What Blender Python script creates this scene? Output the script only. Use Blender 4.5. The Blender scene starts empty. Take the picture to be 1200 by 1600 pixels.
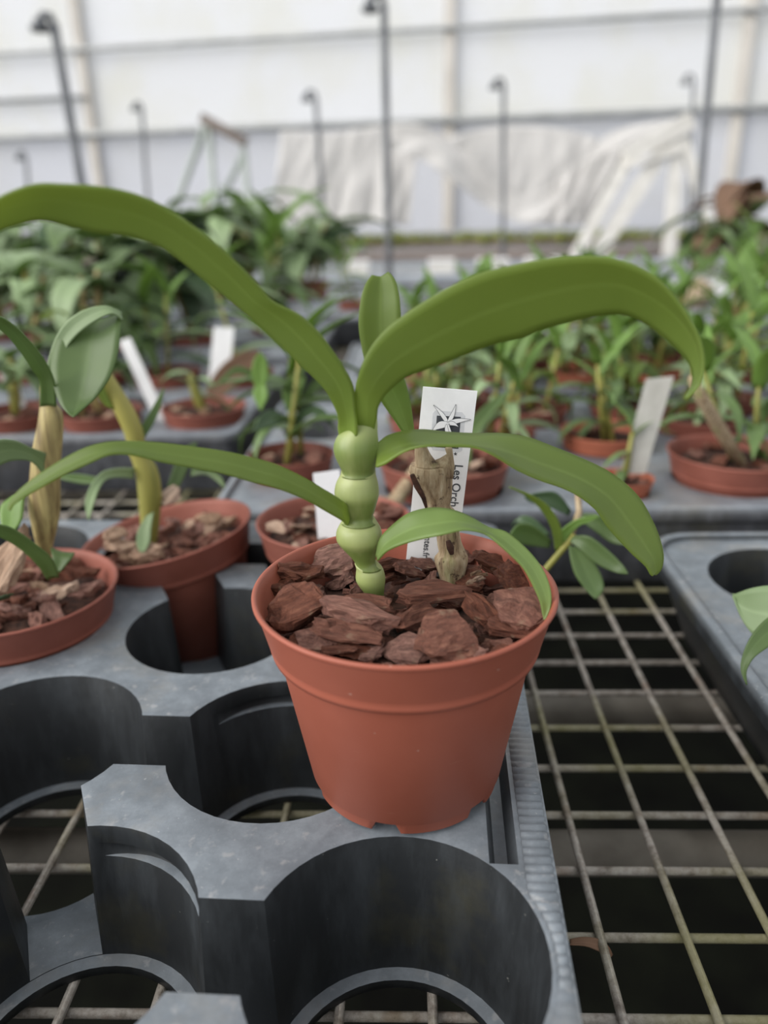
import bpy, bmesh, math, random
import numpy as np
from mathutils import Vector, Matrix, noise
random.seed(7)
SC = bpy.context.scene
COL = SC.collection
# ------------------------------------------------------------------ camera
CAMZ = 1.252                       # eye height; the mesh bench top is at 0.95
FPX = 1220.0                       # focal length in pixels of a 1200x1600 frame
_Y = np.array([33., -470., FPX]); _Y /= np.linalg.norm(_Y)
_D = np.array([.02, 1., 0.]); _D[2] = -(_D[0]*33-470)/FPX; _D /= np.linalg.norm(_D)
_X = np.cross(_D, _Y); _X /= np.linalg.norm(_X)
ROT = np.array([_X, _Y, -_D])
def ray(px, py): return ROT @ np.array([px-600., py-800., FPX])
def onz(px, py, h):                # point at height h below the eye
    r = ray(px, py); r = r*(-h/r[2]); return Vector((r[0], r[1], CAMZ-h))
def at(px, py, Y):                 # point on the upright plane y = Y
    r = ray(px, py); r = r*(Y/r[1]); return Vector((r[0], r[1], CAMZ+r[2]))
cam_d = bpy.data.cameras.new('camera'); cam = bpy.data.objects.new('camera', cam_d); COL.objects.link(cam)
cam_d.sensor_fit = 'VERTICAL'; cam_d.sensor_height = 36.0; cam_d.lens = FPX/1600*36.0
c0, c1, c2 = ROT @ np.array([1, 0, 0]), ROT @ np.array([0, -1, 0]), ROT @ np.array([0, 0, -1])
cam.matrix_world = Matrix(((c0[0], c1[0], c2[0], 0), (c0[1], c1[1], c2[1], 0), (c0[2], c1[2], c2[2], CAMZ), (0, 0, 0, 1)))
cam_d.clip_start = .01; cam_d.clip_end = 60
cam_d.dof.use_dof = True; cam_d.dof.focus_distance = .33; cam_d.dof.aperture_fstop = 5.0
SC.camera = cam
# ------------------------------------------------------------------ light
wd = bpy.data.worlds.new('overcast'); SC.world = wd; wd.use_nodes = True
bg = wd.node_tree.nodes['Background']; bg.inputs[0].default_value = (.95, .975, 1, 1); bg.inputs[1].default_value = .70
sun_d = bpy.data.lights.new('sun', 'SUN'); sun_d.energy = 3.0; sun_d.angle = math.radians(55); sun_d.color = (1, .97, .93)
sun = bpy.data.objects.new('sun', sun_d); COL.objects.link(sun)
sun.rotation_euler = Vector((.84, .38, -.52)).to_track_quat('-Z', 'Y').to_euler(); sun.location = (-3, -2, 5)
vs = SC.view_settings; vs.view_transform = 'Standard'; vs.look = 'None'; vs.gamma = 1; vs.use_curve_mapping = False
vs.exposure = .52
# ------------------------------------------------------------------ materials
def lin(r, g, b):
    f = lambda c: (c/255/12.92) if c/255 <= .04045 else ((c/255+.055)/1.055)**2.4
    return (f(r), f(g), f(b), 1)
def nodes(name):
    m = bpy.data.materials.new(name); m.use_nodes = True; nt = m.node_tree
    return m, nt, nt.nodes['Principled BSDF'], nt.nodes['Material Output']
def N(nt, t, **k):
    n = nt.nodes.new(t)
    for a, v in k.items():
        if a in n.inputs.keys(): n.inputs[a].default_value = v
        else: setattr(n, a, v)
    return n
def ramp(nt, src, stops):
    r = nt.nodes.new('ShaderNodeValToRGB'); e = r.color_ramp.elements
    while len(e) < len(stops): e.new(.5)
    for q, (p, c) in zip(e, stops): q.position = p; q.color = c
    nt.links.new(src, r.inputs[0]); return r.outputs[0]
def mixc(nt, fac, a, b, mode='MIX'):
    n = nt.nodes.new('ShaderNodeMix'); n.data_type = 'RGBA'; n.blend_type = mode
    for s, v in ((n.inputs[0], fac), (n.inputs[6], a), (n.inputs[7], b)):
        if hasattr(v, 'type') and not isinstance(v, tuple) and hasattr(v, 'links'): nt.links.new(v, s)
        else: s.default_value = v
    return n.outputs[2]
def coords(nt, scale=(1, 1, 1), out='Object'):
    t = nt.nodes.new('ShaderNodeTexCoord'); m = nt.nodes.new('ShaderNodeMapping'); m.inputs['Scale'].default_value = scale
    nt.links.new(t.outputs[out], m.inputs[0]); return m.outputs[0]
def noise_tex(nt, vec, scale, detail=4, rough=.55):
    n = N(nt, 'ShaderNodeTexNoise', Scale=scale, Detail=detail, Roughness=rough); nt.links.new(vec, n.inputs['Vector']); return n.outputs[0]
def bump(nt, bsdf, h, strength=.3, dist=.002):
    b = N(nt, 'ShaderNodeBump', Strength=strength, Distance=dist); nt.links.new(h, b.inputs['Height']); nt.links.new(b.outputs[0], bsdf.inputs['Normal'])
def speckled(name, ca, cb, scale=40, rough=.6, bstr=.2, stretch=(1, 1, 1), spec=.4, lo=.35, hi=.65, bdist=.001, metal=0):
    m, nt, b, o = nodes(name); v = coords(nt, stretch); n = noise_tex(nt, v, scale)
    nt.links.new(ramp(nt, n, [(lo, ca), (hi, cb)]), b.inputs['Base Color'])
    b.inputs['Roughness'].default_value = rough; b.inputs['Specular IOR Level'].default_value = spec; b.inputs['Metallic'].default_value = metal
    if bstr: bump(nt, b, n, bstr, bdist)
    return m
def leaf_mat(name, ca, cb, trans, rib=.25, fac=.4, rough=.38, var=.12, lime=None):
    m, nt, b, o = nodes(name)
    uv = coords(nt, (1, 1, 1), 'UV'); sep = nt.nodes.new('ShaderNodeSeparateXYZ'); nt.links.new(uv, sep.inputs[0])
    n = noise_tex(nt, coords(nt), 25, 3)
    base = ramp(nt, n, [(.3, ca), (.7, cb)])
    # midrib: a thin paler line at u = .5
    d = N(nt, 'ShaderNodeMath', operation='SUBTRACT'); nt.links.new(sep.outputs[0], d.inputs[0]); d.inputs[1].default_value = .5
    a = N(nt, 'ShaderNodeMath', operation='ABSOLUTE'); nt.links.new(d.outputs[0], a.inputs[0])
    rr = ramp(nt, a.outputs[0], [(0, (rib, rib, rib, 1)), (.06, (0, 0, 0, 1))])
    w = N(nt, 'ShaderNodeTexWave', Scale=14, Distortion=1.5); w.bands_direction = 'X'; nt.links.new(uv, w.inputs[0])
    pale = tuple(min(1, c*1.5+.02) for c in cb[:3])+(1,)
    col = mixc(nt, rr, base, pale)
    if lime: col = mixc(nt, ramp(nt, sep.outputs[1], [(0, (.75, .75, .75, 1)), (.16, (0, 0, 0, 1))]), col, lime)
    oi = nt.nodes.new('ShaderNodeObjectInfo')
    hs = nt.nodes.new('ShaderNodeHueSaturation'); nt.links.new(col, hs.inputs['Color'])
    mr = N(nt, 'ShaderNodeMapRange'); nt.links.new(oi.outputs['Random'], mr.inputs[0]); mr.inputs[3].default_value = 1-var*2; mr.inputs[4].default_value = 1+var*2
    nt.links.new(mr.outputs[0], hs.inputs['Value'])
    nt.links.new(hs.outputs[0], b.inputs['Base Color'])
    b.inputs['Roughness'].default_value = rough; b.inputs['Specular IOR Level'].default_value = .45
    bump(nt, b, w.outputs[0], .06, .0004)
    tr = nt.nodes.new('ShaderNodeBsdfTranslucent'); tr.inputs[0].default_value = trans
    mx = nt.nodes.new('ShaderNodeMixShader'); mx.inputs[0].default_value = fac
    nt.links.new(b.outputs[0], mx.inputs[1]); nt.links.new(tr.outputs[0], mx.inputs[2]); nt.links.new(mx.outputs[0], o.inputs[0])
    return m
M = {}
def pot_mat():
    # smooth moulded plastic with a few pale scuffs and grains of lime
    m, nt, b, o = nodes('terracotta_plastic'); v = coords(nt); n = noise_tex(nt, v, 18, 4); sp = noise_tex(nt, v, 330, 2); sc = noise_tex(nt, coords(nt, (1, 1, 5)), 60, 6, .7)
    col = ramp(nt, n, [(.35, (.285, .080, .049, 1)), (.65, (.325, .096, .060, 1))])
    col = mixc(nt, ramp(nt, sc, [(.66, (0, 0, 0, 1)), (.76, (.35, .35, .35, 1))]), col, (.48, .26, .20, 1))
    col = mixc(nt, ramp(nt, sp, [(.76, (0, 0, 0, 1)), (.79, (.6, .6, .6, 1))]), col, (.6, .45, .38, 1))
    nt.links.new(col, b.inputs['Base Color']); b.inputs['Roughness'].default_value = .5; b.inputs['Specular IOR Level'].default_value = .35
    bump(nt, b, sc, .03, .0005); return m
M['pot'] = pot_mat()
M['pot_old'] = speckled('dusty_terracotta', (.20, .062, .042, 1), (.27, .092, .066, 1), 22, .6, .05, spec=.3)
M['pot_orange'] = speckled('orange_clay', (.34, .095, .05, 1), (.40, .125, .07, 1), 30, .7, .05)
M['leaf'] = leaf_mat('fresh_leaf', (.135, .198, .044, 1), (.165, .232, .056, 1), (.46, .54, .17, 1), .35, .48, .45, .02, (.30, .42, .08, 1))
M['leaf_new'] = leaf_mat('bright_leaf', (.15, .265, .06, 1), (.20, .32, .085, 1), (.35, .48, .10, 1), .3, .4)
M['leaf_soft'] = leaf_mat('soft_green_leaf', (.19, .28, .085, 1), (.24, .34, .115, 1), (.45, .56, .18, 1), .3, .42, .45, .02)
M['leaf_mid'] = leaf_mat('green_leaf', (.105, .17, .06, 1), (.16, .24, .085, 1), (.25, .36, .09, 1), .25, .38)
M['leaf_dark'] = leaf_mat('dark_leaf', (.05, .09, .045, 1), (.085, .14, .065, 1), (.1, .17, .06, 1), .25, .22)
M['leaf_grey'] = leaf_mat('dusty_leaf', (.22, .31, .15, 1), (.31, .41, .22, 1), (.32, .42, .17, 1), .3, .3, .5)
M['leaf_brown'] = leaf_mat('dry_leaf', (.16, .09, .05, 1), (.24, .14, .09, 1), (.25, .12, .05, 1), .2, .25, .7)
def cane_mat():
    # every joint is pale and papery at its upper collar and greener towards its lower end
    m, nt, b, o = nodes('green_cane'); n = noise_tex(nt, coords(nt, (1, 1, .12)), 180, 3)
    sp = nt.nodes.new('ShaderNodeSeparateXYZ'); nt.links.new(coords(nt, (1, 1, 1), 'Generated'), sp.inputs[0])
    col = ramp(nt, sp.outputs[2], [(0, (.115, .16, .035, 1)), (.40, (.15, .205, .05, 1)), (.54, (.25, .30, .10, 1)), (1, (.32, .355, .14, 1))])
    col = mixc(nt, ramp(nt, n, [(.45, (0, 0, 0, 1)), (.75, (.25, .25, .25, 1))]), col, (.45, .47, .22, 1))
    nt.links.new(col, b.inputs['Base Color']); b.inputs['Roughness'].default_value = .42
    b.inputs['Subsurface Weight'].default_value = .12; b.inputs['Subsurface Radius'].default_value = (.004, .006, .002); b.inputs['Subsurface Scale'].default_value = .5
    bump(nt, b, n, .08, .0005); return m
M['cane'] = cane_mat()
M['sheath'] = leaf_mat('node_sheath', (.34, .40, .11, 1), (.40, .45, .15, 1), (.4, .45, .12, 1), 0, .25, .42, .02)
M['old_cane'] = speckled('yellow_cane', (.17, .12, .05, 1), (.44, .36, .15, 1), 220, .5, .2, (1, 1, .07))
M['olive_cane'] = speckled('olive_cane', (.17, .18, .04, 1), (.33, .29, .07, 1), 40, .5, .1, (1, 1, .15))
def dry_mat():
    m, nt, b, o = nodes('dry_papery_cane'); v = coords(nt, (1, 1, .13)); n = noise_tex(nt, v, 420, 5, .65)
    col = ramp(nt, n, [(.30, (.10, .06, .035, 1)), (.46, (.30, .215, .125, 1)), (.62, (.43, .34, .22, 1)), (.8, (.58, .51, .38, 1))])
    g = noise_tex(nt, coords(nt, (1, 1, .4)), 110, 2); col = mixc(nt, ramp(nt, g, [(.58, (0, 0, 0, 1)), (.7, (.55, .55, .55, 1))]), col, (.22, .26, .08, 1))
    s = noise_tex(nt, coords(nt), 260, 3); col = mixc(nt, ramp(nt, s, [(.63, (0, 0, 0, 1)), (.70, (.85, .85, .85, 1))]), col, (.06, .03, .018, 1))
    nt.links.new(col, b.inputs['Base Color']); b.inputs['Roughness'].default_value = .8; bump(nt, b, n, .7, .0012); return m
M['dry'] = dry_mat()
def bark_mat(name, dk, md, lt):
    m, nt, b, o = nodes(name); v = coords(nt, (.5, 1.6, 2.6)); n = noise_tex(nt, v, 7, 8, .7); n2 = noise_tex(nt, coords(nt), 2.4, 3)
    col = ramp(nt, n, [(.25, dk), (.5, md), (.8, lt)])
    oi = nt.nodes.new('ShaderNodeObjectInfo'); hs = nt.nodes.new('ShaderNodeHueSaturation'); nt.links.new(col, hs.inputs['Color'])
    mr = N(nt, 'ShaderNodeMapRange'); nt.links.new(oi.outputs['Random'], mr.inputs[0]); mr.inputs[3].default_value = .62; mr.inputs[4].default_value = 1.3
    nt.links.new(mr.outputs[0], hs.inputs['Value'])
    mr2 = N(nt, 'ShaderNodeMapRange'); nt.links.new(oi.outputs['Random'], mr2.inputs[0]); mr2.inputs[1].default_value = 1; mr2.inputs[2].default_value = 0; mr2.inputs[3].default_value = .75; mr2.inputs[4].default_value = 1.1
    nt.links.new(mr2.outputs[0], hs.inputs['Saturation'])
    col = mixc(nt, ramp(nt, n2, [(.62, (0, 0, 0, 1)), (.72, (.7, .7, .7, 1))]), hs.outputs[0], (.30, .22, .15, 1))
    nt.links.new(col, b.inputs['Base Color']); b.inputs['Roughness'].default_value = .75; b.inputs['Specular IOR Level'].default_value = .3
    bump(nt, b, n, 1.0, .0020); return m
M['bark'] = bark_mat('pine_bark', (.045, .018, .012, 1), (.17, .06, .036, 1), (.36, .155, .095, 1))
M['bark_pale'] = bark_mat('pale_bark', (.22, .12, .07, 1), (.40, .25, .16, 1), (.55, .40, .28, 1))
M['soil'] = speckled('bark_bed', (.02, .010, .007, 1), (.09, .04, .026, 1), 160, .95, .8, bdist=.003)
def tray_mat(name, dust_a, dust_b, dark, cover):
    # black moulded plastic; grey-blue lime and dust has settled on the faces that point up
    m, nt, b, o = nodes(name); v = coords(nt); n = noise_tex(nt, v, 34, 8, .72); n2 = noise_tex(nt, v, 160, 4); n3 = noise_tex(nt, v, 420, 2); n4 = noise_tex(nt, v, 14, 5, .65); n5 = noise_tex(nt, coords(nt, (1, 1, .25)), 55, 5, .7)
    g = nt.nodes.new('ShaderNodeNewGeometry'); s = nt.nodes.new('ShaderNodeSeparateXYZ'); nt.links.new(g.outputs['Normal'], s.inputs[0])
    up = ramp(nt, s.outputs[2], [(.35, (0, 0, 0, 1)), (.85, (cover, cover, cover, 1))])
    dust = ramp(nt, n, [(.30, tuple(c*.72 for c in dust_a[:3])+(1,)), (.48, dust_a), (.72, dust_b)])
    dust = mixc(nt, ramp(nt, n4, [(.52, (0, 0, 0, 1)), (.66, (.55, .55, .55, 1))]), dust, (.215, .205, .185, 1))
    dust = mixc(nt, ramp(nt, n2, [(.60, (0, 0, 0, 1)), (.70, (.5, .5, .5, 1))]), dust, (.30, .30, .30, 1))
    dust = mixc(nt, ramp(nt, n3, [(.72, (0, 0, 0, 1)), (.77, (.6, .6, .6, 1))]), dust, (.40, .40, .39, 1))
    wall = mixc(nt, ramp(nt, n5, [(.45, (0, 0, 0, 1)), (.75, (.7, .7, .7, 1))]), dark, tuple(min(1, c*3.0) for c in dark[:3])+(1,))
    wall = mixc(nt, ramp(nt, n4, [(.55, (0, 0, 0, 1)), (.7, (.5, .5, .5, 1))]), wall, (.045, .042, .022, 1))
    wall = mixc(nt, ramp(nt, n3, [(.75, (0, 0, 0, 1)), (.79, (.5, .5, .5, 1))]), wall, (.25, .25, .23, 1))
    nt.links.new(mixc(nt, up, wall, dust), b.inputs['Base Color'])
    b.inputs['Roughness'].default_value = .45; b.inputs['Specular IOR Level'].default_value = .45
    bump(nt, b, n2, .18, .0008); return m
M['tray'] = tray_mat('black_plastic_tray', (.138, .158, .178, 1), (.222, .25, .276, 1), (.014, .016, .018, 1), 1)
M['tray_grey'] = tray_mat('grey_plastic_tray', (.17, .19, .215, 1), (.28, .30, .325, 1), (.045, .047, .053, 1), 1)
def wire_mat():
    m, nt, b, o = nodes('galvanised_wire'); t = nt.nodes.new('ShaderNodeNewGeometry'); p = t.outputs['Position']
    n = noise_tex(nt, p, 130, 6, .7); n2 = noise_tex(nt, p, 7, 3); n3 = noise_tex(nt, p, 40, 3)
    col = ramp(nt, n, [(.32, (.13, .105, .085, 1)), (.5, (.30, .27, .235, 1)), (.72, (.46, .43, .39, 1))])
    col = mixc(nt, ramp(nt, n3, [(.58, (0, 0, 0, 1)), (.72, (.6, .6, .6, 1))]), col, (.20, .115, .075, 1))
    col = mixc(nt, ramp(nt, n2, [(.48, (0, 0, 0, 1)), (.62, (.7, .7, .7, 1))]), col, (.20, .19, .07, 1))
    nt.links.new(col, b.inputs['Base Color']); b.inputs['Roughness'].default_value = .65; bump(nt, b, n, .8, .0012); return m
M['wire'] = wire_mat()
M['wire_moss'] = speckled('mossy_wire', (.16, .16, .05, 1), (.30, .28, .18, 1), 90, .7, .5, bdist=.0008)
M['pipe'] = speckled('dull_pipe', (.12, .105, .085, 1), (.2, .18, .15, 1), 30, .6, .1)
M['ground'] = speckled('shaded_soil', (.002, .002, .0015, 1), (.006, .007, .004, 1), 6, 1, .4, spec=.1, bdist=.02)  # dark soil; the shade under the benches is put into its near-black colour
M['steel'] = speckled('grey_steel', (.17, .18, .19, 1), (.28, .29, .30, 1), 12, .5, .05)
M['riser'] = speckled('dark_plastic_riser', (.07, .075, .085, 1), (.13, .135, .145, 1), 12, .6, .05)
M['benchrim'] = speckled('bench_rim', (.33, .36, .40, 1), (.42, .45, .49, 1), 10, .5, .05)
M['beige'] = speckled('beige_post', (.50, .47, .43, 1), (.58, .55, .51, 1), 4, .7, .05)
M['rail'] = speckled('grey_rail', (.27, .28, .28, 1), (.36, .37, .37, 1), 6, .6, .05)
M['greenmetal'] = speckled('faded_green_metal', (.30, .34, .31, 1), (.40, .43, .40, 1), 10, .6, .05)
M['plank'] = speckled('old_plank', (.16, .13, .115, 1), (.25, .21, .185, 1), 10, .8, .2, (.2, 1, 1))
M['white_wood'] = speckled('white_paint', (.60, .58, .54, 1), (.72, .70, .66, 1), 10, .6, .05)
M['moss'] = speckled('moss', (.13, .16, .035, 1), (.24, .25, .08, 1), 20, 1, .6, bdist=.01)
M['brownwood'] = speckled('brown_board', (.22, .165, .14, 1), (.31, .25, .22, 1), 8, .85, .2, (.2, 1, 1))
M['white_plastic'] = speckled('white_plastic', (.78, .78, .78, 1), (.86, .86, .86, 1), 40, .5, 0)
M['label'] = speckled('label_white', (.82, .82, .835, 1), (.85, .85, .865, 1), 300, .5, 0)
M['label_grey'] = speckled('weathered_label', (.42, .41, .37, 1), (.52, .51, .47, 1), 60, .6, 0)
M['ink'] = speckled('ink', (.045, .05, .06, 1), (.07, .075, .085, 1), 500, .6, 0)
M['ink_pale'] = speckled('pale_ink', (.62, .63, .66, 1), (.68, .69, .72, 1), 500, .6, 0)
M['root'] = speckled('dry_roots', (.28, .2, .13, 1), (.5, .4, .29, 1), 80, .9, .8, bdist=.004)
M['petal'] = leaf_mat('pale_bract', (.50, .42, .38, 1), (.62, .56, .50, 1), (.6, .5, .42, 1), .1, .3, .6)
M['flower'] = speckled('red_flower', (.35, .05, .04, 1), (.5, .1, .07, 1), 40, .6, 0)
def panel_mat(name, ca, cb, fac):
    m, nt, b, o = nodes(name); n = noise_tex(nt, coords(nt, (1, 1, 1)), 1.3, 5, .6)
    col = ramp(nt, n, [(.45, ca), (.75, cb)]); nt.links.new(col, b.inputs['Base Color']); b.inputs['Roughness'].default_value = .6
    tr = nt.nodes.new('ShaderNodeBsdfTranslucent'); nt.links.new(col, tr.inputs[0]); mx = nt.nodes.new('ShaderNodeMixShader'); mx.inputs[0].default_value = fac
    nt.links.new(b.outputs[0], mx.inputs[1]); nt.links.new(tr.outputs[0], mx.inputs[2]); nt.links.new(mx.outputs[0], o.inputs[0]); return m
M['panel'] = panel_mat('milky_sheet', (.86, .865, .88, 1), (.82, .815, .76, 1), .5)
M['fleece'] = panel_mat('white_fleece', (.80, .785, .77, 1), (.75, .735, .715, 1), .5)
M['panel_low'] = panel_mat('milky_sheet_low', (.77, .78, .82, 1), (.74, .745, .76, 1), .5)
# ------------------------------------------------------------------ object helpers
def link(name, me, mat=None, parent=None):
    o = bpy.data.objects.new(name, me); COL.objects.link(o)
    if mat is not None and me is not None and not me.materials: me.materials.append(M[mat])
    if parent is not None: o.parent = parent
    return o
def thing(name, label, cat, loc, group=None, rotz=0.0):
    o = bpy.data.objects.new(name, None); COL.objects.link(o); o.location = loc; o.rotation_euler = (0, 0, rotz); o.empty_display_size = .02
    return tag(o, label, cat, group)
def tag(o, label, cat, group=None):
    o['label'] = label; o['category'] = cat
    if group: o['group'] = group
    return o
def struct(o): o['kind'] = 'structure'; return o
def mesh(name, vs_, fs, smooth=True, origin=None):
    if origin is not None: vs_ = [Vector(v)-Vector(origin) for v in vs_]
    me = bpy.data.meshes.new(name); me.from_pydata([tuple(v) for v in vs_], [], fs); me.validate()
    if smooth: me.polygons.foreach_set('use_smooth', [True]*len(me.polygons))
    me.update(); return me
def from_bm(name, bm, smooth=False):
    me = bpy.data.meshes.new(name); bm.to_mesh(me); bm.free()
    if smooth: me.polygons.foreach_set('use_smooth', [True]*len(me.polygons))
    return me
def lathe(name, prof, seg=48, mod=None):
    """closed revolve of (r, z) points; r == 0 ends get a pole"""
    vs_, fs, rows = [], [], []
    for i, (r, z) in enumerate(prof):
        if r <= 1e-7: rows.append([len(vs_)]); vs_.append((0, 0, z)); continue
        row = []
        for k in range(seg):
            a = 2*math.pi*k/seg; rr, zz = (r, z) if mod is None else mod(i, a, r, z)
            row.append(len(vs_)); vs_.append((rr*math.cos(a), rr*math.sin(a), zz))
        rows.append(row)
    for A, B in zip(rows, rows[1:]):
        for k in range(seg):
            k2 = (k+1) % seg
            if len(A) == 1 and len(B) == 1: continue
            if len(A) == 1: fs.append((A[0], B[k2], B[k]))
            elif len(B) == 1: fs.append((A[k], A[k2], B[0]))
            else: fs.append((A[k], A[k2], B[k2], B[k]))
    return mesh(name, vs_, fs)
def tube_data(pts, radii, seg=10, caps=True, squash=None):
    vs_, fs = [], []; n = len(pts); pts = [Vector(p) for p in pts]
    prev = None
    for i, p in enumerate(pts):
        t = (pts[min(i+1, n-1)]-pts[max(i-1, 0)]).normalized()
        if prev is None:
            a = Vector((0, 0, 1)) if abs(t.z) < .9 else Vector((1, 0, 0)); s = t.cross(a).normalized()
        else: s = (prev-t*prev.dot(t)).normalized()
        prev = s; u = t.cross(s)
        r = radii[i] if hasattr(radii, '__len__') else radii
        for k in range(seg):
            a = 2*math.pi*k/seg; vs_.append(p+s*math.cos(a)*r+u*math.sin(a)*r)
    for i in range(n-1):
        for k in range(seg):
            k2 = (k+1) % seg; fs.append((i*seg+k, i*seg+k2, (i+1)*seg+k2, (i+1)*seg+k))
    if caps:
        fs.append(tuple(range(seg))[::-1]); fs.append(tuple((n-1)*seg+k for k in range(seg)))
    return vs_, fs
def tube(name, pts, radii, mat, parent=None, seg=10, origin=None):
    v, f = tube_data(pts, radii, seg)
    if origin is None and parent is not None: origin = parent.location
    return link(name, mesh(name, v, f, True, origin), mat, parent)
def box_data(lo, hi): 
    (a, b, c), (d, e, f) = lo, hi
    return [(a, b, c), (d, b, c), (d, e, c), (a, e, c), (a, b, f), (d, b, f), (d, e, f), (a, e, f)], [(0, 3, 2, 1), (4, 5, 6, 7), (0, 1, 5, 4), (1, 2, 6, 5), (2, 3, 7, 6), (3, 0, 4, 7)]
def box(name, lo, hi, mat, parent=None, bev=0, origin=None):
    v, f = box_data(lo, hi)
    if origin is None and parent is not None: origin = parent.location
    o = link(name, mesh(name, v, f, False, origin), mat, parent)
    if bev: b = o.modifiers.new('bevel', 'BEVEL'); b.width = bev; b.segments = 2
    return o
def bar(name, a, b, w, d, mat, parent=None, wdir=(1, 0, 0)):
    a, b = Vector(a), Vector(b); t = (b-a).normalized(); s = Vector(wdir); s = (s-t*s.dot(t)).normalized(); u = t.cross(s)
    vs_ = [p+s*sx*w/2+u*sy*d/2 for p in (a, b) for sx, sy in ((-1, -1), (1, -1), (1, 1), (-1, 1))]
    fs = [(0, 3, 2, 1), (4, 5, 6, 7), (0, 1, 5, 4), (1, 2, 6, 5), (2, 3, 7, 6), (3, 0, 4, 7)]
    me = mesh(name, vs_, fs, False, parent.location if parent is not None else None)
    bm = bmesh.new(); bm.from_mesh(me); bmesh.ops.recalc_face_normals(bm, faces=bm.faces); bm.to_mesh(me); bm.free()
    return link(name, me, mat, parent)
def catmull(P, n):
    out = []; m = len(P)
    for i in range(m-1):
        p0, p1, p2, p3 = P[max(i-1, 0)], P[i], P[i+1], P[min(i+2, m-1)]
        for k in range(n):
            t = k/n; out.append(.5*((2*p1)+(p2-p0)*t+(2*p0-5*p1+4*p2-p3)*t*t+(3*p1-p0-3*p2+p3)*t**3))
    out.append(P[-1]); return out
# ------------------------------------------------------------------ leaves
def leaf_sheet(name, A, B, fold, mat, parent, thick=.0009, sub=4, across=8, away=True, mids=None):
    """leaf blade between two 3-D edge lines; fold bows the middle away from the eye (+) or towards it (-)"""
    A, B = catmull(A, sub), catmull(B, sub); n = len(A); vs_, fs, uvs = [], [], []
    eye = Vector((0, 0, CAMZ))
    Mid = [(a+b)/2 for a, b in zip(A, B)]
    for i in range(n):
        a, b = A[i], B[i]; t = Mid[min(i+1, n-1)]-Mid[max(i-1, 0)]; nrm = t.cross(b-a)
        if nrm.length < 1e-9: nrm = Vector((0, 1, 0))
        nrm.normalize(); 
        if nrm.dot(Mid[i]-eye) < 0: nrm = -nrm
        w = (b-a).length; f = fold[0]+(fold[1]-fold[0])*i/(n-1) if isinstance(fold, tuple) else fold
        for k in range(across+1):
            u = k/across; off = (1-abs(2*u-1)**1.4)*f*w
            if mids: off += 0
            vs_.append(a.lerp(b, u)+nrm*off); uvs.append((u, i/(n-1)))
    for i in range(n-1):
        for k in range(across):
            q = i*(across+1)+k; fs.append((q, q+1, q+across+2, q+across+1))
    origin = parent.location if parent is not None else None
    me = bpy.data.meshes.new(name); me.from_pydata([tuple(v-origin) for v in vs_], [], fs)
    uvl = me.uv_layers.new(name='UVMap')
    for l in me.loops: uvl.data[l.index].uv = uvs[l.vertex_index]
    me.polygons.foreach_set('use_smooth', [True]*len(me.polygons))
    o = link(name, me, mat, parent)
    s = o.modifiers.new('thickness', 'SOLIDIFY'); s.thickness = thick; s.offset = 0
    return o
def leaf_px(name, st, dep, fold, mat, parent, **k):
    """st: stations (ax, ay, bx, by) in the photograph; dep: [(station, depth of edge a, depth of edge b)]"""
    A, B = [], []; xs = [d[0] for d in dep]
    for i, s in enumerate(st):
        ya = float(np.interp(i, xs, [d[1] for d in dep])); yb = float(np.interp(i, xs, [d[2] for d in dep]))
        A.append(at(s[0], s[1], ya)); B.append(at(s[2], s[3], yb))
    return leaf_sheet(name, A, B, fold, mat, parent, **k)
_LM = {}
def leaf_mesh(kind):
    """shared unit leaves: base at the origin, running along +x, length 1"""
    if kind in _LM: return _LM[kind]
    width, ang0, curl, fold, roll = {
        'lance': (.24, .75, -1.4, .16, 0), 'lance_flat': (.26, .35, -.9, .12, .1), 'lance_up': (.20, 1.15, -.7, .2, 0),
        'strap': (.13, 1.0, -1.9, .15, .1), 'droop': (.30, .9, -2.6, .12, .15), 'droop2': (.36, .3, -1.6, .14, -.2), 'tip': (.22, .5, -2.2, .15, 0), 'broad': (.42, .6, -1.3, .1, .1)}[kind]
    n, ac = 9, 4; vs_, fs, uvs = [], [], []; x = z = 0.0
    for i in range(n+1):
        v = i/n; a = ang0+curl*v
        if i: x += math.cos(a)/n; z += math.sin(a)/n
        w = width*(.25+.75*math.sin(math.pi*min(1, .12+v*.88)**.8))*(1-v**5)*.98+.004
        nx, nz = -math.sin(a), math.cos(a)
        for k in range(ac+1):
            u = k/ac; y = (u-.5)*w; h = abs(u-.5)*2*fold*w
            yy = y*math.cos(roll*v)-0; vs_.append((x+nx*h, yy, z+nz*h+y*math.sin(roll*v))); uvs.append((u, v))
    for i in range(n):
        for k in range(ac): q = i*(ac+1)+k; fs.append((q, q+1, q+ac+2, q+ac+1))
    # a closed blade with real thickness
    nv = len(vs_); vs2 = vs_+[(p[0], p[1], p[2]-.008) for p in vs_]; fs2 = fs+[tuple(j+nv for j in f[::-1]) for f in fs]
    rim = [i*(ac+1) for i in range(n+1)]+[n*(ac+1)+k for k in range(1, ac+1)]+[i*(ac+1)+ac for i in range(n-1, -1, -1)]+[k for k in range(ac-1, 0, -1)]
    for a, b in zip(rim, rim[1:]+rim[:1]): fs2.append((a, b, b+nv, a+nv))
    me = bpy.data.meshes.new('leaf_'+kind); me.from_pydata(vs2, [], fs2); uvl = me.uv_layers.new(name='UVMap')
    for l in me.loops: uvl.data[l.index].uv = uvs[l.vertex_index % nv]
    me.polygons.foreach_set('use_smooth', [True]*len(me.polygons)); _LM[kind] = me; return me
_LMM = {}
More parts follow.
